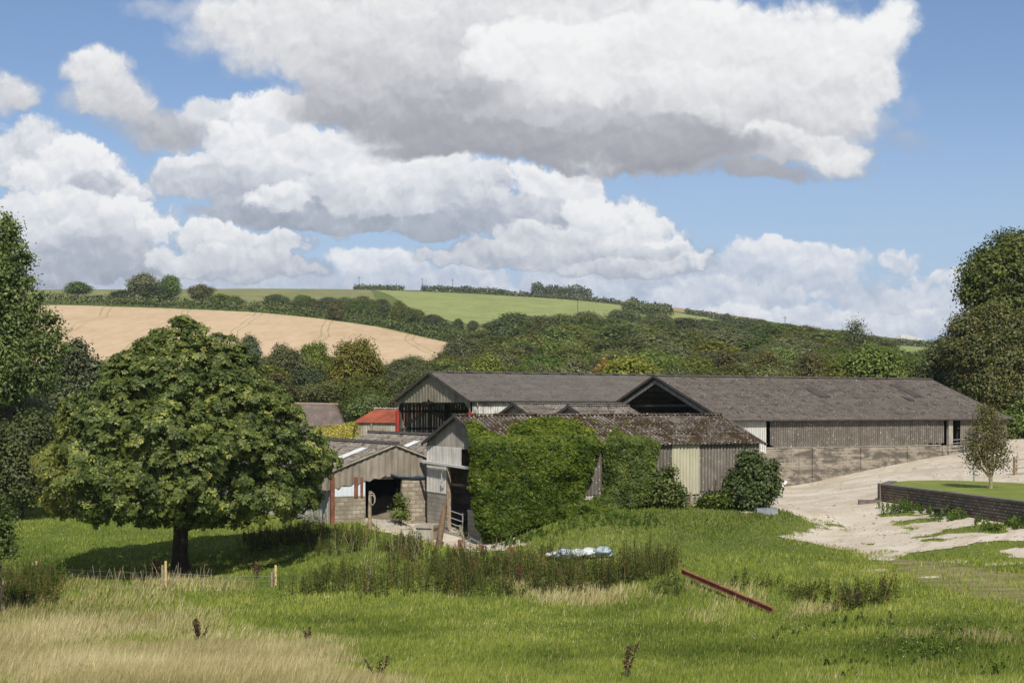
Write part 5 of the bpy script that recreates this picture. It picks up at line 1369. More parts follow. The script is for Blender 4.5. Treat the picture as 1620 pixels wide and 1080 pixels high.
# ------------------------------------------------------------------ ivy on the barn
def ivy(poly, n, leaf, seed, thick, name, lab, mat):
    r = np.random.default_rng(seed); poly = np.array(poly, float)
    lo, hi = poly.min(0) - 4, poly.max(0) + 4
    q = r.uniform(lo, hi, (n * 3, 2)); sdv = poly_sdf(q[:, 0], q[:, 1], poly) + 4.2 * vnoise(q[:, 0] * .11, q[:, 1] * .11, seed, 4)
    q = q[sdv > 0][:n]; sdv = sdv[sdv > 0][:n]; n = len(q)
    y = np.full(n, -.1)
    k = (q[:, 0] - CX) / F
    slp = (6.12 - 4.70) / (SI / 2)
    def at(y):
        x = (k * (FI.o.y + FI.p.y * y) - FI.o.x - FI.p.x * y) / (FI.a.x - k * FI.a.y)
        wy = FI.o.y + FI.a.y * x + FI.p.y * y
        return x, H - (q[:, 1] - CY) / F * wy, wy
    for _ in range(25):
        x, z, wy = at(y); y = np.where(z > 4.7, np.clip((z - 4.7) / slp, -.1, 3.9), -.1)
    x, z, wy = at(y)
    bul = np.clip(sdv / 9, 0, 1) ** .5
    lump = .60 + .30 * vnoise(x * .55, z * .6 + y * .3, seed + 2, 3) + .24 * vnoise(x * 1.5, z * 1.7 + y, seed + 7, 2)
    th = thick * bul * lump + r.uniform(-.12, .10, n)
    onr = np.clip(y / .8, 0, 1)[:, None]
    nw = np.array([FI.a.x * 0 - FI.p.x, -FI.p.y, 0]) ; nw = np.array([-FI.p.x, -FI.p.y, 0.0])
    nr = unit(np.array([[-FI.p.x * .33, -FI.p.y * .33, .94]]))[0]
    nn = unit(nw * (1 - onr) + nr * onr)
    th = th * (1 - .78 * onr[:, 0])
    Pq = np.stack([FI.o.x + FI.a.x * x + FI.p.x * y, FI.o.y + FI.a.y * x + FI.p.y * y, z], -1) + nn * th[:, None]
    e = .35
    gx = (vnoise((x + e) * .55, z * .6 + y * .3, seed + 2, 3) - vnoise((x - e) * .55, z * .6 + y * .3, seed + 2, 3)); g2 = (vnoise(x * .55, (z + e) * .6 + y * .3, seed + 2, 3) - vnoise(x * .55, (z - e) * .6 + y * .3, seed + 2, 3))
    Nn = unit(nn - np.array([FI.a.x, FI.a.y, 0]) * gx[:, None] * .8 - np.array([0, 0, 1.0]) * g2[:, None] * .8 + np.array([0, 0, .25]) + r.normal(size=(n, 3)) * .5)
    V = leaf_quads(Pq, Nn, leaf * r.uniform(.65, 1.35, n), .8, r)
    var = np.clip(.42 + .34 * vnoise(x * 1.3, z * 1.3 + y, seed + 5) + r.normal(0, .13, n) + .18 * onr[:, 0], 0, 1)
    o = link(name, quads_mesh(name, V, var), mat)
    return tag(o, lab, 'ivy')
IVY = leaf_mat('ivy_leaves', [(0.0, (.015, .030, .006)), (0.35, (.038, .064, .012)), (0.65, (.074, .106, .022)), (1.0, (.15, .175, .042))], 0, 0, .2, .22)
ivy([(740, 668), (752, 666), (770, 680), (790, 690), (800, 689), (806, 673), (830, 664), (870, 661), (905, 663), (935, 679), (946, 695), (944, 716), (936, 742), (927, 768), (920, 790), (958, 800), (955, 815), (905, 818), (850, 832), (800, 852), (768, 858), (752, 835), (746, 800), (741, 760), (744, 720), (741, 690)],
    40000, .17, 401, .85, 'ivy', 'great mass of ivy swallowing the left half of the nearest barn', IVY)
ivy([(950, 706), (962, 690), (970, 676), (984, 685), (1020, 691), (1042, 702), (1036, 720), (1030, 750), (1034, 770), (1040, 795), (1000, 806), (925, 814), (912, 800), (930, 792), (953, 782), (955, 745)],
    17000, .17, 402, .65, 'ivy', 'smaller column of ivy on the barn wall, right of the great mass', IVY)

def bush_at(name, items, d, n, leaf, seed, mat, lab, cat='bush', px0=None, **kw):
    b = rooted(px0 or items[0][0], d)
    return lobes_tree(name, b, px_lobes(b, d, items), n, leaf, seed, mat, lab, 1.6, .06, cat, **kw)
bush_at('elder_bush', [(1190, 745, 26), (1175, 775, 28), (1205, 770, 28), (1185, 725, 14), (1215, 750, 14), (1222, 738, 8), (1165, 755, 12), (1190, 790, 28), (1160, 785, 14)], 72.5, 9000, .16, 411, leaf_mat('elder_leaves', [(0, (.016, .032, .008)), (.4, (.036, .064, .014)), (.7, (.065, .10, .024)), (1, (.11, .15, .045))], 0, 0), 'loose dark green bush at the right-hand corner of the ivied barn', px0=1190, spread=1.1)
bush_at('elder_bush', [(1048, 765, 17), (1062, 782, 20), (1040, 785, 18), (1058, 748, 8), (1075, 790, 8)], 71.5, 4500, .15, 412, IVY, 'smaller bush against the barn wall left of the cream panel', px0=1055, spread=1.2)
bush_at('bramble', [(1125, 790, 12), (1145, 792, 12), (1110, 795, 8)], 72.2, 2600, .12, 413, IVY, 'low bramble at the wall foot between the cream panel and the corner bush', px0=1130)
bush_at('sapling', [(634, 800, 9, 0, 1.3), (628, 812, 8), (640, 815, 8), (633, 785, 5, 0, 1.5)], 74.0, 900, .12, 414, LEAF, 'small green sapling in front of the low barn opening', 'sapling', px0=634)
# young tree on the lawn
b = P(1567, 772, 76.0); b.z = LZ
YT = empty('young_tree', b, 0, 'small twisted tree with pale lichened stems on the raised lawn', 'tree')
V, var = crown('y', px_lobes(b, 76, [(1562, 668, 18, 0, 1.2), (1555, 690, 22), (1578, 690, 16, 0, 1.1), (1550, 715, 22), (1578, 718, 18), (1545, 735, 12), (1583, 738, 9), (1560, 650, 10, 0, 1.3), (1538, 700, 9), (1565, 725, 16)]), 6500, .11, 421, shell=.4, spread=2.2, inner=.35, fill=.0)
me = quads_mesh('crown', V, var); me.materials.append(LEAF_OLIVE); link('crown', me, None, YT)
mb = MB(); mb.tube([(0, 0, -.1), (.02, 0, .3), (0, 0, .65)], [.13, .10, .10], 9)
for e, q in (((-.5, .1, 2.6), (-.3, 0, 1.4)), ((.45, 0, 2.5), (.3, .1, 1.3)), ((.1, -.3, 3.3), (.1, -.1, 1.8)), ((-.9, -.2, 1.7), (-.45, 0, 1.1)), ((.0, .4, 3.0), (-.1, .2, 1.7))):
    mb.tube([(0, 0, .55), q, e], [.08, .055, .015], 7)
mb.build('trunk', BARK_PALE, YT, True)
# ------------------------------------------------------------------ grass: single blades, denser towards the eye
def softmax_blobs(px, py, blobs):
    out = np.zeros_like(px)
    for (cx, cy, rx, ry, a) in blobs:
        out = np.maximum(out, a * np.clip(1.35 - np.hypot((px - cx) / rx, (py - cy) / ry), 0, 1))
    return np.clip(out, 0, 1)
DRY = [(60, 1000, 330, 95, 1.0), (250, 1060, 330, 75, 1.0), (480, 1085, 160, 45, .8), (170, 955, 150, 30, .9), (250, 925, 90, 22, .8), (350, 925, 60, 14, .6), (20, 950, 80, 50, .9),
       (900, 945, 110, 20, 1.0), (840, 932, 60, 18, .9), (1000, 948, 110, 18, .8), (1120, 950, 90, 30, .6), (1180, 925, 60, 25, .5), (1290, 965, 60, 16, .75), (1370, 970, 60, 8, .5), (690, 940, 70, 12, .4),
       (520, 1000, 120, 18, .25), (1450, 1000, 200, 20, .15)]
DARKG = [(700, 1000, 240, 14, .7), (1000, 1000, 160, 12, .6), (1200, 1030, 160, 16, .6), (1500, 1040, 170, 34, 1.0), (1400, 985, 200, 12, .8), (600, 985, 140, 10, .6), (60, 900, 60, 40, .7), (1100, 830, 160, 22, .5), (1150, 800, 120, 14, .6), (850, 1040, 140, 14, .5)]
def inside_frame(x, y, fr, x0, x1, y0, y1):
    dx, dy = x - fr.o.x, y - fr.o.y
    u = dx * fr.a.x + dy * fr.a.y; v = dx * fr.p.x + dy * fr.p.y
    return (u > x0) & (u < x1) & (v > y0) & (v < y1)
lawn_in = lambda X, Y: poly_sdf(X, Y, [(v.x, v.y) for v in lw]) > -.3
def grow(n, seed, dmin, dmax, pw, pxr=(-260, 1880)):
    r = np.random.default_rng(seed)
    u = r.random(n)
    d = (dmin ** (1 - pw) + u * (dmax ** (1 - pw) - dmin ** (1 - pw))) ** (1 / (1 - pw))
    px = r.uniform(*pxr, n); x = (px - CX) / F * d
    z = terr_pd(px, d); py = CY - (z - H) * F / d
    return r, px, d, x, z, py
r, gpx, gd, gx_, gzv, gpy = grow(620000, 501, 24.5, 118.0, 1.9)
keep = ~((track_field(gpx, gd) > .75) | (ysdf(gpx, gd) > 0.1))
keep &= ~lawn_in(gx_, gd)
for fr, bx in ((fi, (-.1, 15.6, -.1, 8.1)), (fl, (-.1, 26, -8.4, 7.9)), (fb, (-.1, 25.3, -.1, 16.6)), (ft, (-.1, 23, -.1, 13.7))): keep &= ~inside_frame(gx_, gd, fr, *bx)
wf = wsdf(gpx, gd); keep &= ~((wf > 0) & (r.random(len(gd)) < .75))
gpx, gd, gx_, gzv, gpy = [a_[keep] for a_ in (gpx, gd, gx_, gzv, gpy)]
n = len(gd); r = np.random.default_rng(9)
dryf = softmax_blobs(gpx, gpy, DRY) * .76 + .58 * vnoise(gx_ * .35, gd * .22, 21) - .10
big = vnoise(gx_ * .11, gd * .09, 31, 3)
dryf += .10 * np.clip(big, 0, 1) * (gpy > 900)
isdry = r.random(n) < np.clip(dryf * 1.15 - .14, 0.02, .84)
dk = softmax_blobs(gpx, gpy, DARKG)
tuft = vnoise(gx_ * 1.1, gd * .8, 41, 3)
hgt = np.where(isdry, r.uniform(.16, .55, n) * (.5 + .55 * np.clip(dryf, 0, 1)) * (1 + .35 * tuft), r.uniform(.07, .19, n) * (1 + .9 * np.clip(tuft, -.6, 1)))
hgt *= np.where((gpy < 880) & (gpx > 780), .75, 1.0)
bank = softmax_blobs(gpx, gpy, [(1000, 822, 220, 26, 1), (1200, 815, 90, 20, 1), (880, 850, 80, 18, 1)])
hgt = np.where(~isdry, hgt * (1 + .55 * bank), hgt)
wid = np.where(isdry, .00028, .00042) * gd * r.uniform(.7, 1.4, n) + .003
a = r.uniform(0, 2 * pi, n); lean = hgt * r.uniform(.1, .55, n)
wind = np.where(isdry, .22, .08) * hgt
tx = gx_ + np.cos(a) * lean + wind; ty = gd + np.sin(a) * lean; tz = gzv + hgt * r.uniform(.85, 1.0, n)
b = a + pi / 2 + r.uniform(-.6, .6, n); b = np.where(np.abs(np.cos(b)) < .35, b + .9, b)
bx, by = np.cos(b) * wid, np.sin(b) * wid
V = np.stack([np.stack([gx_ - bx, gd - by, gzv - .02], -1), np.stack([gx_ + bx, gd + by, gzv - .02], -1), np.stack([tx + bx * .2, ty + by * .2, tz], -1)], 1).reshape(-1, 3)
patch = vnoise(gx_ * .22, gd * .16, 51, 4)
var = np.clip(.52 + .36 * patch + .22 * tuft - .34 * dk - .26 * bank + r.normal(0, .10, n), 0, 1)
GRASS = None
m, N = new_mat('grass_blades')
av = N.n('ShaderNodeAttribute', attribute_name='var'); ad = N.n('ShaderNodeAttribute', attribute_name='dry')
cg = N.ramp(av.outputs['Fac'], [(0.0, (.060, .095, .020)), (0.3, (.145, .195, .036)), (0.6, (.26, .315, .060)), (0.85, (.36, .39, .090)), (1.0, (.48, .46, .15))])
cd = N.ramp(av.outputs['Fac'], [(0.0, (.24, .21, .085)), (0.4, (.43, .37, .17)), (0.75, (.60, .53, .29)), (1.0, (.73, .66, .42))])
cc = N.mix(ad.outputs['Fac'], cg, cd)
d_ = N.n('ShaderNodeBsdfDiffuse'); N.put(d_.inputs[0], cc)
t_ = N.n('ShaderNodeBsdfTranslucent'); N.put(t_.inputs[0], cc)
mx = N.n('ShaderNodeMixShader'); mx.inputs[0].default_value = .35; N.put(mx.inputs[1], d_.outputs[0]); N.put(mx.inputs[2], t_.outputs[0])
o_ = N.n('ShaderNodeOutputMaterial'); m.node_tree.links.new(mx.outputs[0], o_.inputs[0])
GRASS = m
me = np_mesh('grass', V, np.arange(n * 3).reshape(n, 3), {'var': ('FACE', var), 'dry': ('FACE', isdry.astype(float))})
go_ = link('grass', me, GRASS); tag(go_, kind='stuff')
# fallen straw and grass tufts along the edges of the chalk
# ------------------------------------------------------------------ tall weeds: nettle, dock and thistle stalks
def weeds(name, regions, seed, mat, leaf=.11, dens=16, h=(.7, 1.25)):
    """regions: (px0, px1, py0, py1, density factor, height factor) of the ground they grow on"""
    r = np.random.default_rng(seed); Sx, Sy, Sh, Sc = [], [], [], []
    for (x0, x1, y0, y1, df, hf) in regions:
        d0, d1 = G((x0 + x1) / 2, y1), G((x0 + x1) / 2, y0)
        area = (x1 - x0) / F * (d0 + d1) / 2 * abs(d1 - d0); k = int(area * dens * df)
        px = r.uniform(x0, x1, k); d = r.uniform(min(d0, d1), max(d0, d1), k)
        ee = np.minimum(np.minimum(px - x0, x1 - px) / 25, 1); kk = r.random(k) < .35 + .65 * ee; px, d = px[kk], d[kk]
        x = (px - CX) / F * d; q = vnoise(x * .5, d * .5, seed, 3); kk = q > -.38; px, d, x, q = px[kk], d[kk], x[kk], q[kk]
        Sx.append(x); Sy.append(d); Sh.append(r.uniform(h[0], h[1], len(x)) * hf * .82 * (1 + .6 * q + .3 * vnoise(x * 1.7, d, seed + 3, 2))); Sc.append(q)
    x, y, hh, q = map(np.concatenate, (Sx, Sy, Sh, Sc)); z = terr(x, y); n = len(x)
    lx, ly = r.normal(0, .10, n) * hh, r.normal(0, .10, n) * hh
    w_ = .012 + .004 * r.random(n)
    st = np.stack([np.stack([x - w_, y, z], -1), np.stack([x + w_, y, z], -1), np.stack([x + lx + w_ * .5, y + ly, z + hh], -1), np.stack([x + lx - w_ * .5, y + ly, z + hh], -1)], 1).reshape(-1, 3)
    L_ = 30; idx = np.repeat(np.arange(n), L_); t = r.uniform(.08, 1, len(idx)) ** .8
    spread = (.17 * (1.1 - t) + .035) * hh[idx] / .9
    ang = r.uniform(0, 2 * pi, len(idx))
    Pq = np.stack([x[idx] + lx[idx] * t + np.cos(ang) * spread, y[idx] + ly[idx] * t + np.sin(ang) * spread, z[idx] + hh[idx] * t], -1)
    Nn = unit(np.stack([np.cos(ang) * .5, np.sin(ang) * .5, np.ones(len(idx)) * .7], -1) + r.normal(size=(len(idx), 3)) * .5)
    V2 = leaf_quads(Pq, Nn, leaf * (1.25 - .75 * t) * r.uniform(.6, 1.4, len(idx)), .42, r)
    kind = r.random(n)                                    # some stalks have gone brown to seed
    var = np.concatenate([np.clip(kind * .8 + (kind > .92) * .3, 0, 1), np.clip(.40 + .45 * vnoise(x * .8, y * .8, seed + 9, 2)[idx] + (kind[idx] > .88) * .5 * t + r.normal(0, .1, len(idx)), 0, 1)])
    return tag(link(name, quads_mesh(name, np.concatenate([st, V2]), var), mat), kind='stuff')
WEED = leaf_mat('weeds', [(0.0, (.018, .026, .010)), (0.3, (.042, .056, .020)), (0.6, (.072, .086, .032)), (0.85, (.105, .105, .050)), (1.0, (.13, .082, .055))], 0, 0, .25, .12)
weeds('tall_weeds', [(375, 520, 842, 868, .9, .9), (480, 600, 848, 880, 1.0, .85), (590, 690, 862, 892, 1.0, .85), (680, 770, 880, 905, .9, .75), (760, 900, 882, 912, .8, .8)], 601, WEED, dens=9.5)
weeds('tall_weeds', [(440, 560, 915, 945, .85, 1.0), (550, 720, 905, 945, .75, 1.05), (700, 870, 905, 945, 1.25, 1.15), (850, 1075, 900, 938, 1.5, 1.25), (1040, 1085, 915, 945, .7, .8)], 602, WEED, dens=9.5)
weeds('tall_weeds', [(1240, 1330, 935, 955, .5, .5), (1310, 1420, 945, 965, .8, .7), (1150, 1240, 915, 935, .3, .6), (0, 95, 915, 960, 1.0, .8), (-120, 0, 900, 970, .9, 1.0)], 603, WEED, dens=14)
NETTLE = leaf_mat('green_weeds', [(0.0, (.028, .055, .014)), (0.4, (.060, .105, .025)), (0.8, (.105, .16, .042)), (1.0, (.16, .21, .065))], 0, 0, .25, .15)
weeds('nettles', [(1400, 1640, 1000, 1040, .35, .24), (1200, 1420, 985, 1005, .22, .2), (880, 1040, 815, 835, .5, .35), (1300, 1640, 1040, 1075, .22, .22), (1430, 1560, 795, 812, .4, .5), (1540, 1640, 815, 832, .6, .5), (1390, 1470, 800, 812, .8, .5), (1470, 1560, 812, 824, .9, .5), (1550, 1680, 818, 838, 1.2, .6), (780, 900, 846, 860, .5, .4), (0, 70, 770, 800, .6, .9), (60, 110, 905, 925, .8, .7)], 604, NETTLE, leaf=.13, dens=14)
# bleached stalks standing and leaning through the weeds
r = np.random.default_rng(611); mb = MB()
for i in range(110):
    px = r.uniform(470, 880) if i < 60 else r.uniform(140, 350); py = np.interp(px, [140, 350, 470, 700, 880], [925, 930, 862, 885, 905]) + r.uniform(-8, 12)
    g_ = GP(px, py); h_ = r.uniform(.5, 1.35) if i < 60 else r.uniform(.6, 1.0)
    mb.bar(g_, g_ + Vector((r.normal(0, .22) * h_, r.normal(0, .15), h_)), .013)
tag(mb.build('dead_stalks', surf('dead_stalk', [(0.3, (.20, .16, .10)), (0.7, (.36, .30, .20))], 3, 3)), kind='stuff')

# ------------------------------------------------------------------ single plants
DOCKM = leaf_mat('dock_seed', [(0.0, (.055, .022, .014)), (0.5, (.11, .042, .026)), (1.0, (.18, .075, .045))], 0, 0, .1, .1)
DOCKB = leaf_mat('dock_brown', [(0.0, (.04, .024, .012)), (0.5, (.085, .05, .026)), (1.0, (.13, .085, .045))], 0, 0, .1, .1)
def dock(px, py, h, mat, lab, seed, stems=5):
    g_ = GP(px, py); r = np.random.default_rng(seed); o = empty('dock_plant', g_, 0, lab, 'plant')
    mb = MB(); PP = []
    for k in range(stems):
        tip = Vector((r.normal(0, .16), r.normal(0, .12), h * r.uniform(.7, 1.0))); mb.bar((0, 0, -.05), tip, .022)
        for t in np.linspace(.35, 1, 26): PP.append((tip.x * t + r.normal(0, .03), tip.y * t + r.normal(0, .03), tip.z * t))
    mb.build('stems', DARK_WOOD, o)
    PP = np.array(PP); V = leaf_quads(PP, unit(r.normal(size=PP.shape)), r.uniform(.05, .10, len(PP)), .7, r)
    me = quads_mesh('seed_heads', V, r.random(len(PP))); me.materials.append(mat); link('seed_heads', me, None, o)
for i, (px, py, h, mt, lab, st) in enumerate([
        (245, 912, .85, DOCKM, 'rust-red dock at the left of the chestnut trunk, in its shadow', 5), (408, 915, .8, DOCKM, 'rust-red dock in the right end of the chestnut shadow', 5),
        (315, 1018, .75, DOCKB, 'dark brown dock standing alone in the pale dry grass at the lower left', 6), (988, 1076, .8, DOCKB, 'dark dock spike at the bottom edge right of the middle', 3),
        (1398, 955, .95, DOCKB, 'tall dark dock spike right of the fallen red girder', 2), (1345, 962, .7, DOCKB, 'bushy brown dock left of the tall dark spike', 7), (598, 1078, .5, DOCKB, 'short brown dock at the bottom edge left of the middle', 3),
        (486, 1018, .5, DOCKB, 'thin brown dock in the green grass below the weeds', 3), (750, 918, 1.1, DOCKM, 'reddish dock spike in the weed bank under the ivy', 4), (822, 925, 1.0, DOCKM, 'reddish dock spike in the weeds near the pale flower head', 4)]):
    dock(px, py, h, mt, lab, 700 + i, st)
def stone(px, py, s, lab, mat=CONCRETE, name='stone', cat='stone', sq=.5, seed=0, rough=.3):
    g_ = GP(px, py); r = np.random.default_rng(seed + int(px))
    import bmesh
    bm = bmesh.new(); bmesh.ops.create_icosphere(bm, subdivisions=3, radius=1)
    for v in bm.verts:
        n_ = vnoise(np.array([v.co.x * 1.3 + seed + 5]), np.array([v.co.y * 1.3 + v.co.z * 2 + 5]), 3)[0]; v.co *= 1 + rough * n_
        v.co = Vector((v.co.x * s, v.co.y * s * .7, v.co.z * s * sq))
    me = bpy.data.meshes.new(name); bm.to_mesh(me); bm.free(); me.polygons.foreach_set('use_smooth', [True] * len(me.polygons))
    o = link(name, me, mat); o.location = g_ + Vector((0, 0, s * sq * .55)); o.rotation_euler = (0, 0, r.uniform(0, 6)); return tag(o, lab, cat)
stone(519, 946, .14, 'small pale stone in the grass below the weeds, left of the middle'); stone(853, 936, .17, 'pale stone in the dry grass in front of the weed bank')
SACK = surf('plastic_sack', [(0.3, (.40, .44, .46)), (0.6, (.54, .57, .58)), (0.8, (.62, .62, .60))], 3.0, 5, .4)
SACKB = surf('blue_sack', [(0.3, (.28, .36, .42)), (0.7, (.42, .49, .54))], 3.0, 5, .4)
# clover heads
r = np.random.default_rng(733); k_ = 520
cpx = np.concatenate([r.normal(840, 90, k_ // 2), r.normal(1180, 160, k_ // 4), r.normal(1490, 110, k_ // 4)]); cpy = np.concatenate([r.normal(994, 13, k_ // 2), r.normal(1004, 14, k_ // 4), r.normal(1014, 16, k_ // 4)])
dd_ = np.interp(cpy, [960, 980, 1000, 1020, 1040, 1060], [G(1000, y_) for y_ in (960, 980, 1000, 1020, 1040, 1060)]); xx_ = (cpx - CX) / F * dd_
Pc = np.stack([xx_, dd_, terr(xx_, dd_) + r.uniform(.10, .2, len(xx_))], -1)
tag(link('clover_flowers', quads_mesh('clover_flowers', leaf_quads(Pc, unit(r.normal(size=Pc.shape) + np.array([0, -.6, .8])), np.full(len(Pc), .024), .9, r), r.random(len(Pc))), surf('clover_head', [(0.3, (.55, .53, .45)), (0.7, (.75, .73, .66))], 2, 2)), kind='stuff')
for i, (px, py, s, mt, lab) in enumerate([(895, 885, .50, SACKB, 'pale blue plastic sack, leftmost of the heap in the weeds'), (915, 884, .44, SACK, 'white sack between the two bluish ones'), (933, 883, .46, SACK, 'crumpled white sack left of the tallest blue one'),
        (952, 883, .52, SACKB, 'tallest pale blue sack at the right end of the heap'), (874, 887, .38, SACK, 'small flat white sack at the far left of the heap')]):
    o = stone(px, py, s, lab, mt, 'feed_sack', 'sack', .42, i + 2, .75); o['group'] = 'plastic sacks behind the weeds'; o.location.z += .14
# loose stones and clods over the chalk
r = np.random.default_rng(741); kk_ = 900
spx = r.uniform(1215, 1640, kk_ * 3); spy = r.uniform(725, 885, kk_ * 3); dt_ = np.array([G(1420, y_, 40, 130) for y_ in range(720, 890, 5)])
sdd = np.interp(spy, np.arange(720, 890, 5), dt_); okk = (track_field(spx, sdd) > .3) & ~lawn_in((spx - CX) / F * sdd, sdd); spx, sdd = spx[okk][:kk_], sdd[okk][:kk_]
sx_ = (spx - CX) / F * sdd; sz_ = terr(sx_, sdd); ss_ = r.uniform(.025, .09, len(sx_)) * (1 + (r.random(len(sx_)) > .95) * .9)
oc = np.array([[1, 0, 0], [0, 1, 0], [-1, 0, 0], [0, -1, 0], [0, 0, .7]])
Vs_ = np.stack([sx_, sdd, sz_ + .025], -1)[:, None] + oc[None] * ss_[:, None, None] * r.uniform(.6, 1.3, (len(sx_), 5, 1))
Fs_ = np.array([[0, 1, 4], [1, 2, 4], [2, 3, 4], [3, 0, 4]])[None] + np.arange(len(sx_))[:, None, None] * 5
tag(link('loose_stones', np_mesh('loose_stones', Vs_.reshape(-1, 3), Fs_.reshape(-1, 3)), surf('loose_stone', [(0.35, (.14, .11, .075)), (0.5, (.34, .29, .22)), (0.65, (.58, .53, .45))], 1.5, 3)), kind='stuff')
# fallen red girder
a_, b_ = GP(1078, 922), GP(1222, 971)
a_ = a_ + Vector((0, 0, .36)); b_ = b_ + Vector((0, 0, .03))
d_ = (b_ - a_); Lg = d_.length
mb = MB().box((0, -.012, .02), (Lg, .012, .16)); mb.box((0, -.06, 0), (Lg, .06, .022)); mb.box((0, -.06, .158), (Lg, .06, .18))
g_o = mb.build('girder', surf('red_lead', [(0.3, (.13, .055, .030)), (0.5, (.22, .082, .043)), (0.7, (.30, .14, .08))], 3, 6, .8))
g_o.location = a_; g_o.rotation_mode = 'QUATERNION'; g_o.rotation_quaternion = d_.to_track_quat('X', 'Z')
tag(g_o, 'long rust-red steel girder lying slantwise in the grass', 'girder')
# fence posts and wire before the chestnut
def fpost(px, py, h, mat, lab, w_=.09, lean=0.0, nm='fence_post'):
    g_ = GP(px, py); o = MB().bar((0, 0, -.3), (lean, 0, h), w_).build(nm, mat); o.location = g_; o.rotation_euler = (0, 0, .3)
    bv = o.modifiers.new('b', 'BEVEL'); bv.width = .012
    tag(o, lab, 'post', 'posts of the wire fence'); return g_
fp = [fpost(52, 912, .62, WOOD, 'grey stump of a post beside the left bush'), fpost(58, 914, .75, WOOD_NEW, 'short tan post beside the grey stump at the left', .08)]
p1 = fpost(257, 931, .98, WOOD, 'grey weathered post of the pair in front of the chestnut'); p2 = fpost(262, 930, 1.13, WOOD_NEW, 'taller yellow post of the pair in front of the chestnut')
p3 = fpost(430, 928, .62, WOOD, 'short grey post at the right end of the chestnut shadow'); p4 = fpost(436, 926, .86, WOOD_NEW, 'yellow post at the right end of the chestnut shadow')
p5 = fpost(581, 936, 1.0, WOOD, 'leaning grey post half hidden in the weeds', .085, .1)
wire = MB()
for za, zb_ in ((.52, .55), (.32, .33)):
    pts = [Vector((GP(-120, 915).x, GP(-120, 915).y, GP(-120, 915).z + za)), fp[0] + Vector((0, 0, za - .1)), p1 + Vector((0, 0, zb_ + .1)), p3 + Vector((0, 0, za - .08)), p5 + Vector((0, 0, za))]
    for q0, q1 in zip(pts[:-1], pts[1:]): wire.tube([q0, q0.lerp(q1, .5) - Vector((0, 0, .05)), q1], .005, 5)
tag(wire.build('fence_wire', surf('wire', [(0.3, (.16, .18, .17)), (0.7, (.26, .28, .27))], 5, 3, .5, metal=.4)), 'two sagging strands of grey fence wire', 'wire')
for i, (px, py, lab) in enumerate([(728, 868, 'first short rusty stump by the yard, at the left'), (762, 876, 'second short rusty stump, below the foot of the ivy'), (808, 880, 'third rusty stump, nearest the sacks')]):
    g_ = GP(px, py); o = MB().box((-.11, -.11, -.3), (.11, .11, .42)).build('rusty_stump', RUST_STEEL); o.location = g_; tag(o, lab, 'post', 'rusty stumps along the yard edge')
g_ = GP(742, 886); o = MB().bar((0, 0, -.1), (-.42, .3, 1.55), .09).build('stake', WOOD); o.location = g_; tag(o, 'old grey stake leaning left in the weeds beside the yard', 'stake')
g0_, g1_ = GP(735, 862) + Vector((0, 0, .1)), GP(772, 880) + Vector((0, 0, .35))
o = MB().tube([g0_, g0_.lerp(g1_, .3) + Vector((0, 0, .3)), g1_], .03, 6).build('bent_pipe', GALV); tag(o, 'bent grey pipe lying in the weeds by the yard', 'pipe')
# hurdle at the far left
g_ = GP(22, 790, 60, 140)
hd = empty('sheep_hurdle', g_, .15, 'pale metal hurdle at the left edge of the meadow', 'hurdle')
mb = MB()
for z in (.5, .85, 1.15): mb.tube([(0, 0, z), (2.3, 0, z + .02)], .03, 6)
mb.build('rails', GALV, hd)
for x in (0, 1.1, 2.3): MB().tube([(x, 0, 0), (x, 0, 1.25 if x != 1.1 else 1.7)], .035, 6).build('upright', GALV, hd)
# bucket and trough
g_ = GP(1488, 817)
bk = empty('bucket', g_, 0, 'black plastic tub lying by the foot of the stone wall', 'bucket')
mb = MB(); mb.tube([(0, 0, 0), (0, 0, .4)], [.28, .36], 14, cap=False); mb.tube([(0, 0, .01), (0, 0, .03)], .28, 14); mb.build('tub', surf('black_plastic', [(0.3, (.012, .012, .014)), (0.7, (.03, .03, .032))], 2, 3, .5), bk)
MB().tube([(.38 * cos(t), .38 * sin(t), .40) for t in np.linspace(0, 2 * pi, 17)], .03, 6).build('rim', DARK_WOOD, bk)
g_ = GP(1208, 813)
tr_ = empty('water_trough', g_ + Vector((.15, .25, -.12)), .2, 'small galvanised trough half under the corner bush', 'trough')
mb = MB(); mb.box((-.55, -.25, .05), (.55, -.22, .42)); mb.box((-.55, .22, .05), (.55, .25, .42)); mb.box((-.55, -.22, .05), (-.52, .22, .42)); mb.box((.52, -.22, .05), (.55, .22, .42)); mb.box((-.55, -.25, .02), (.55, .25, .05))
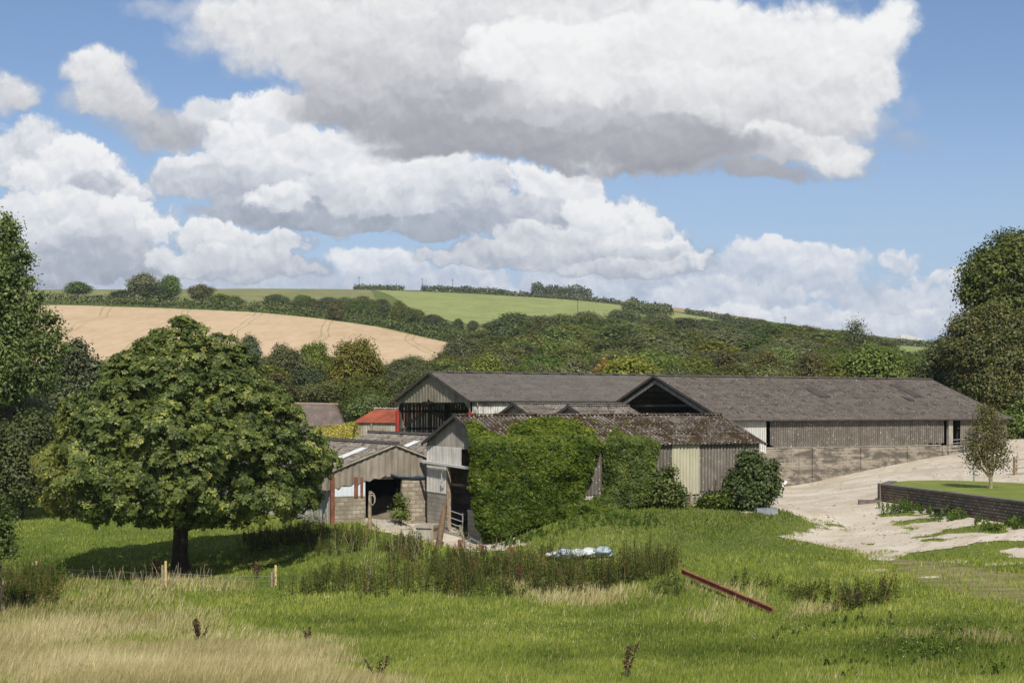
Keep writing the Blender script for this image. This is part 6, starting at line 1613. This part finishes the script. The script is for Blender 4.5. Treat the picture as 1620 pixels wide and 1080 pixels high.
mb.build('basin', surf('dull_galvanised', [(0.3, (.16, .18, .20)), (0.7, (.30, .33, .36))], 3, 4, .5), tr_); MB().box((-.5, -.2, .30), (.5, .2, .33)).build('water', surf('water', [(0.3, (.02, .03, .035)), (0.7, (.04, .05, .055))], 2, 2, .08, spec=.5), tr_)
# poles on the hill
for px, py0, hpx, d, lab in ((568, 462, 16, 845, 'first thin pole from the left on the skyline'), (668, 460, 14, 838, 'pole with a crossarm left of the pair on the skyline'), (716, 462, 14, 835, 'pole with a crossarm at the hedge end on the skyline'),
                             (883, 472, 15, 812, 'pole standing before the long spinney on the skyline'), (914, 484, 8, 640, 'short pole at the top edge of the wood'), (1242, 512, 12, 660, 'thin pole above the wooded skyline')):
    x = (px - CX) / F * d; zg = gz(x, d); h_ = max(8.0, H - (py0 - hpx - CY) / F * d - zg)
    o = empty('utility_pole', (x, d, zg), 0, lab, 'pole', 'utility poles on the hill')
    MB().tube([(0, 0, -.5), (0, 0, h_)], .13, 6).build('mast', BARK, o); MB().box((-.95, -.06, h_ - .9), (.95, .06, h_ - .75)).build('crossarm', BARK, o)
# small orange-flowering top beside the lime tree
x = (955 - CX) / F * 137
b = Vector((x, 137.0, gz(x, 137)))
lobes_tree('flowering_shrub', b, px_lobes(b, 137, [(957, 579, 6, 0, 1.3), (953, 588, 9)]), 700, .2, 720, leaf_mat('orange_bloom', [(0, (.10, .10, .02)), (.5, (.35, .12, .03)), (1, (.50, .14, .04))], 0, 0), 'small orange-red shrub top left of the bright yellow-green tree', 6, .1, cat='shrub', fill=0)

# ------------------------------------------------------------------ the summer air between here and the far hill
HZ = MB().box((-900, -60, -60), (900, 1500, 140)).build('haze')
m, N = new_mat('haze_air')
pv = N.n('ShaderNodeVolumePrincipled'); pv.inputs['Color'].default_value = (.82, .90, 1, 1); pv.inputs['Density'].default_value = 0.00015; pv.inputs['Anisotropy'].default_value = .3
oo = N.n('ShaderNodeOutputMaterial'); m.node_tree.links.new(pv.outputs[0], oo.inputs['Volume'])
HZ.data.materials.clear(); HZ.data.materials.append(m); tag(HZ, kind='stuff')
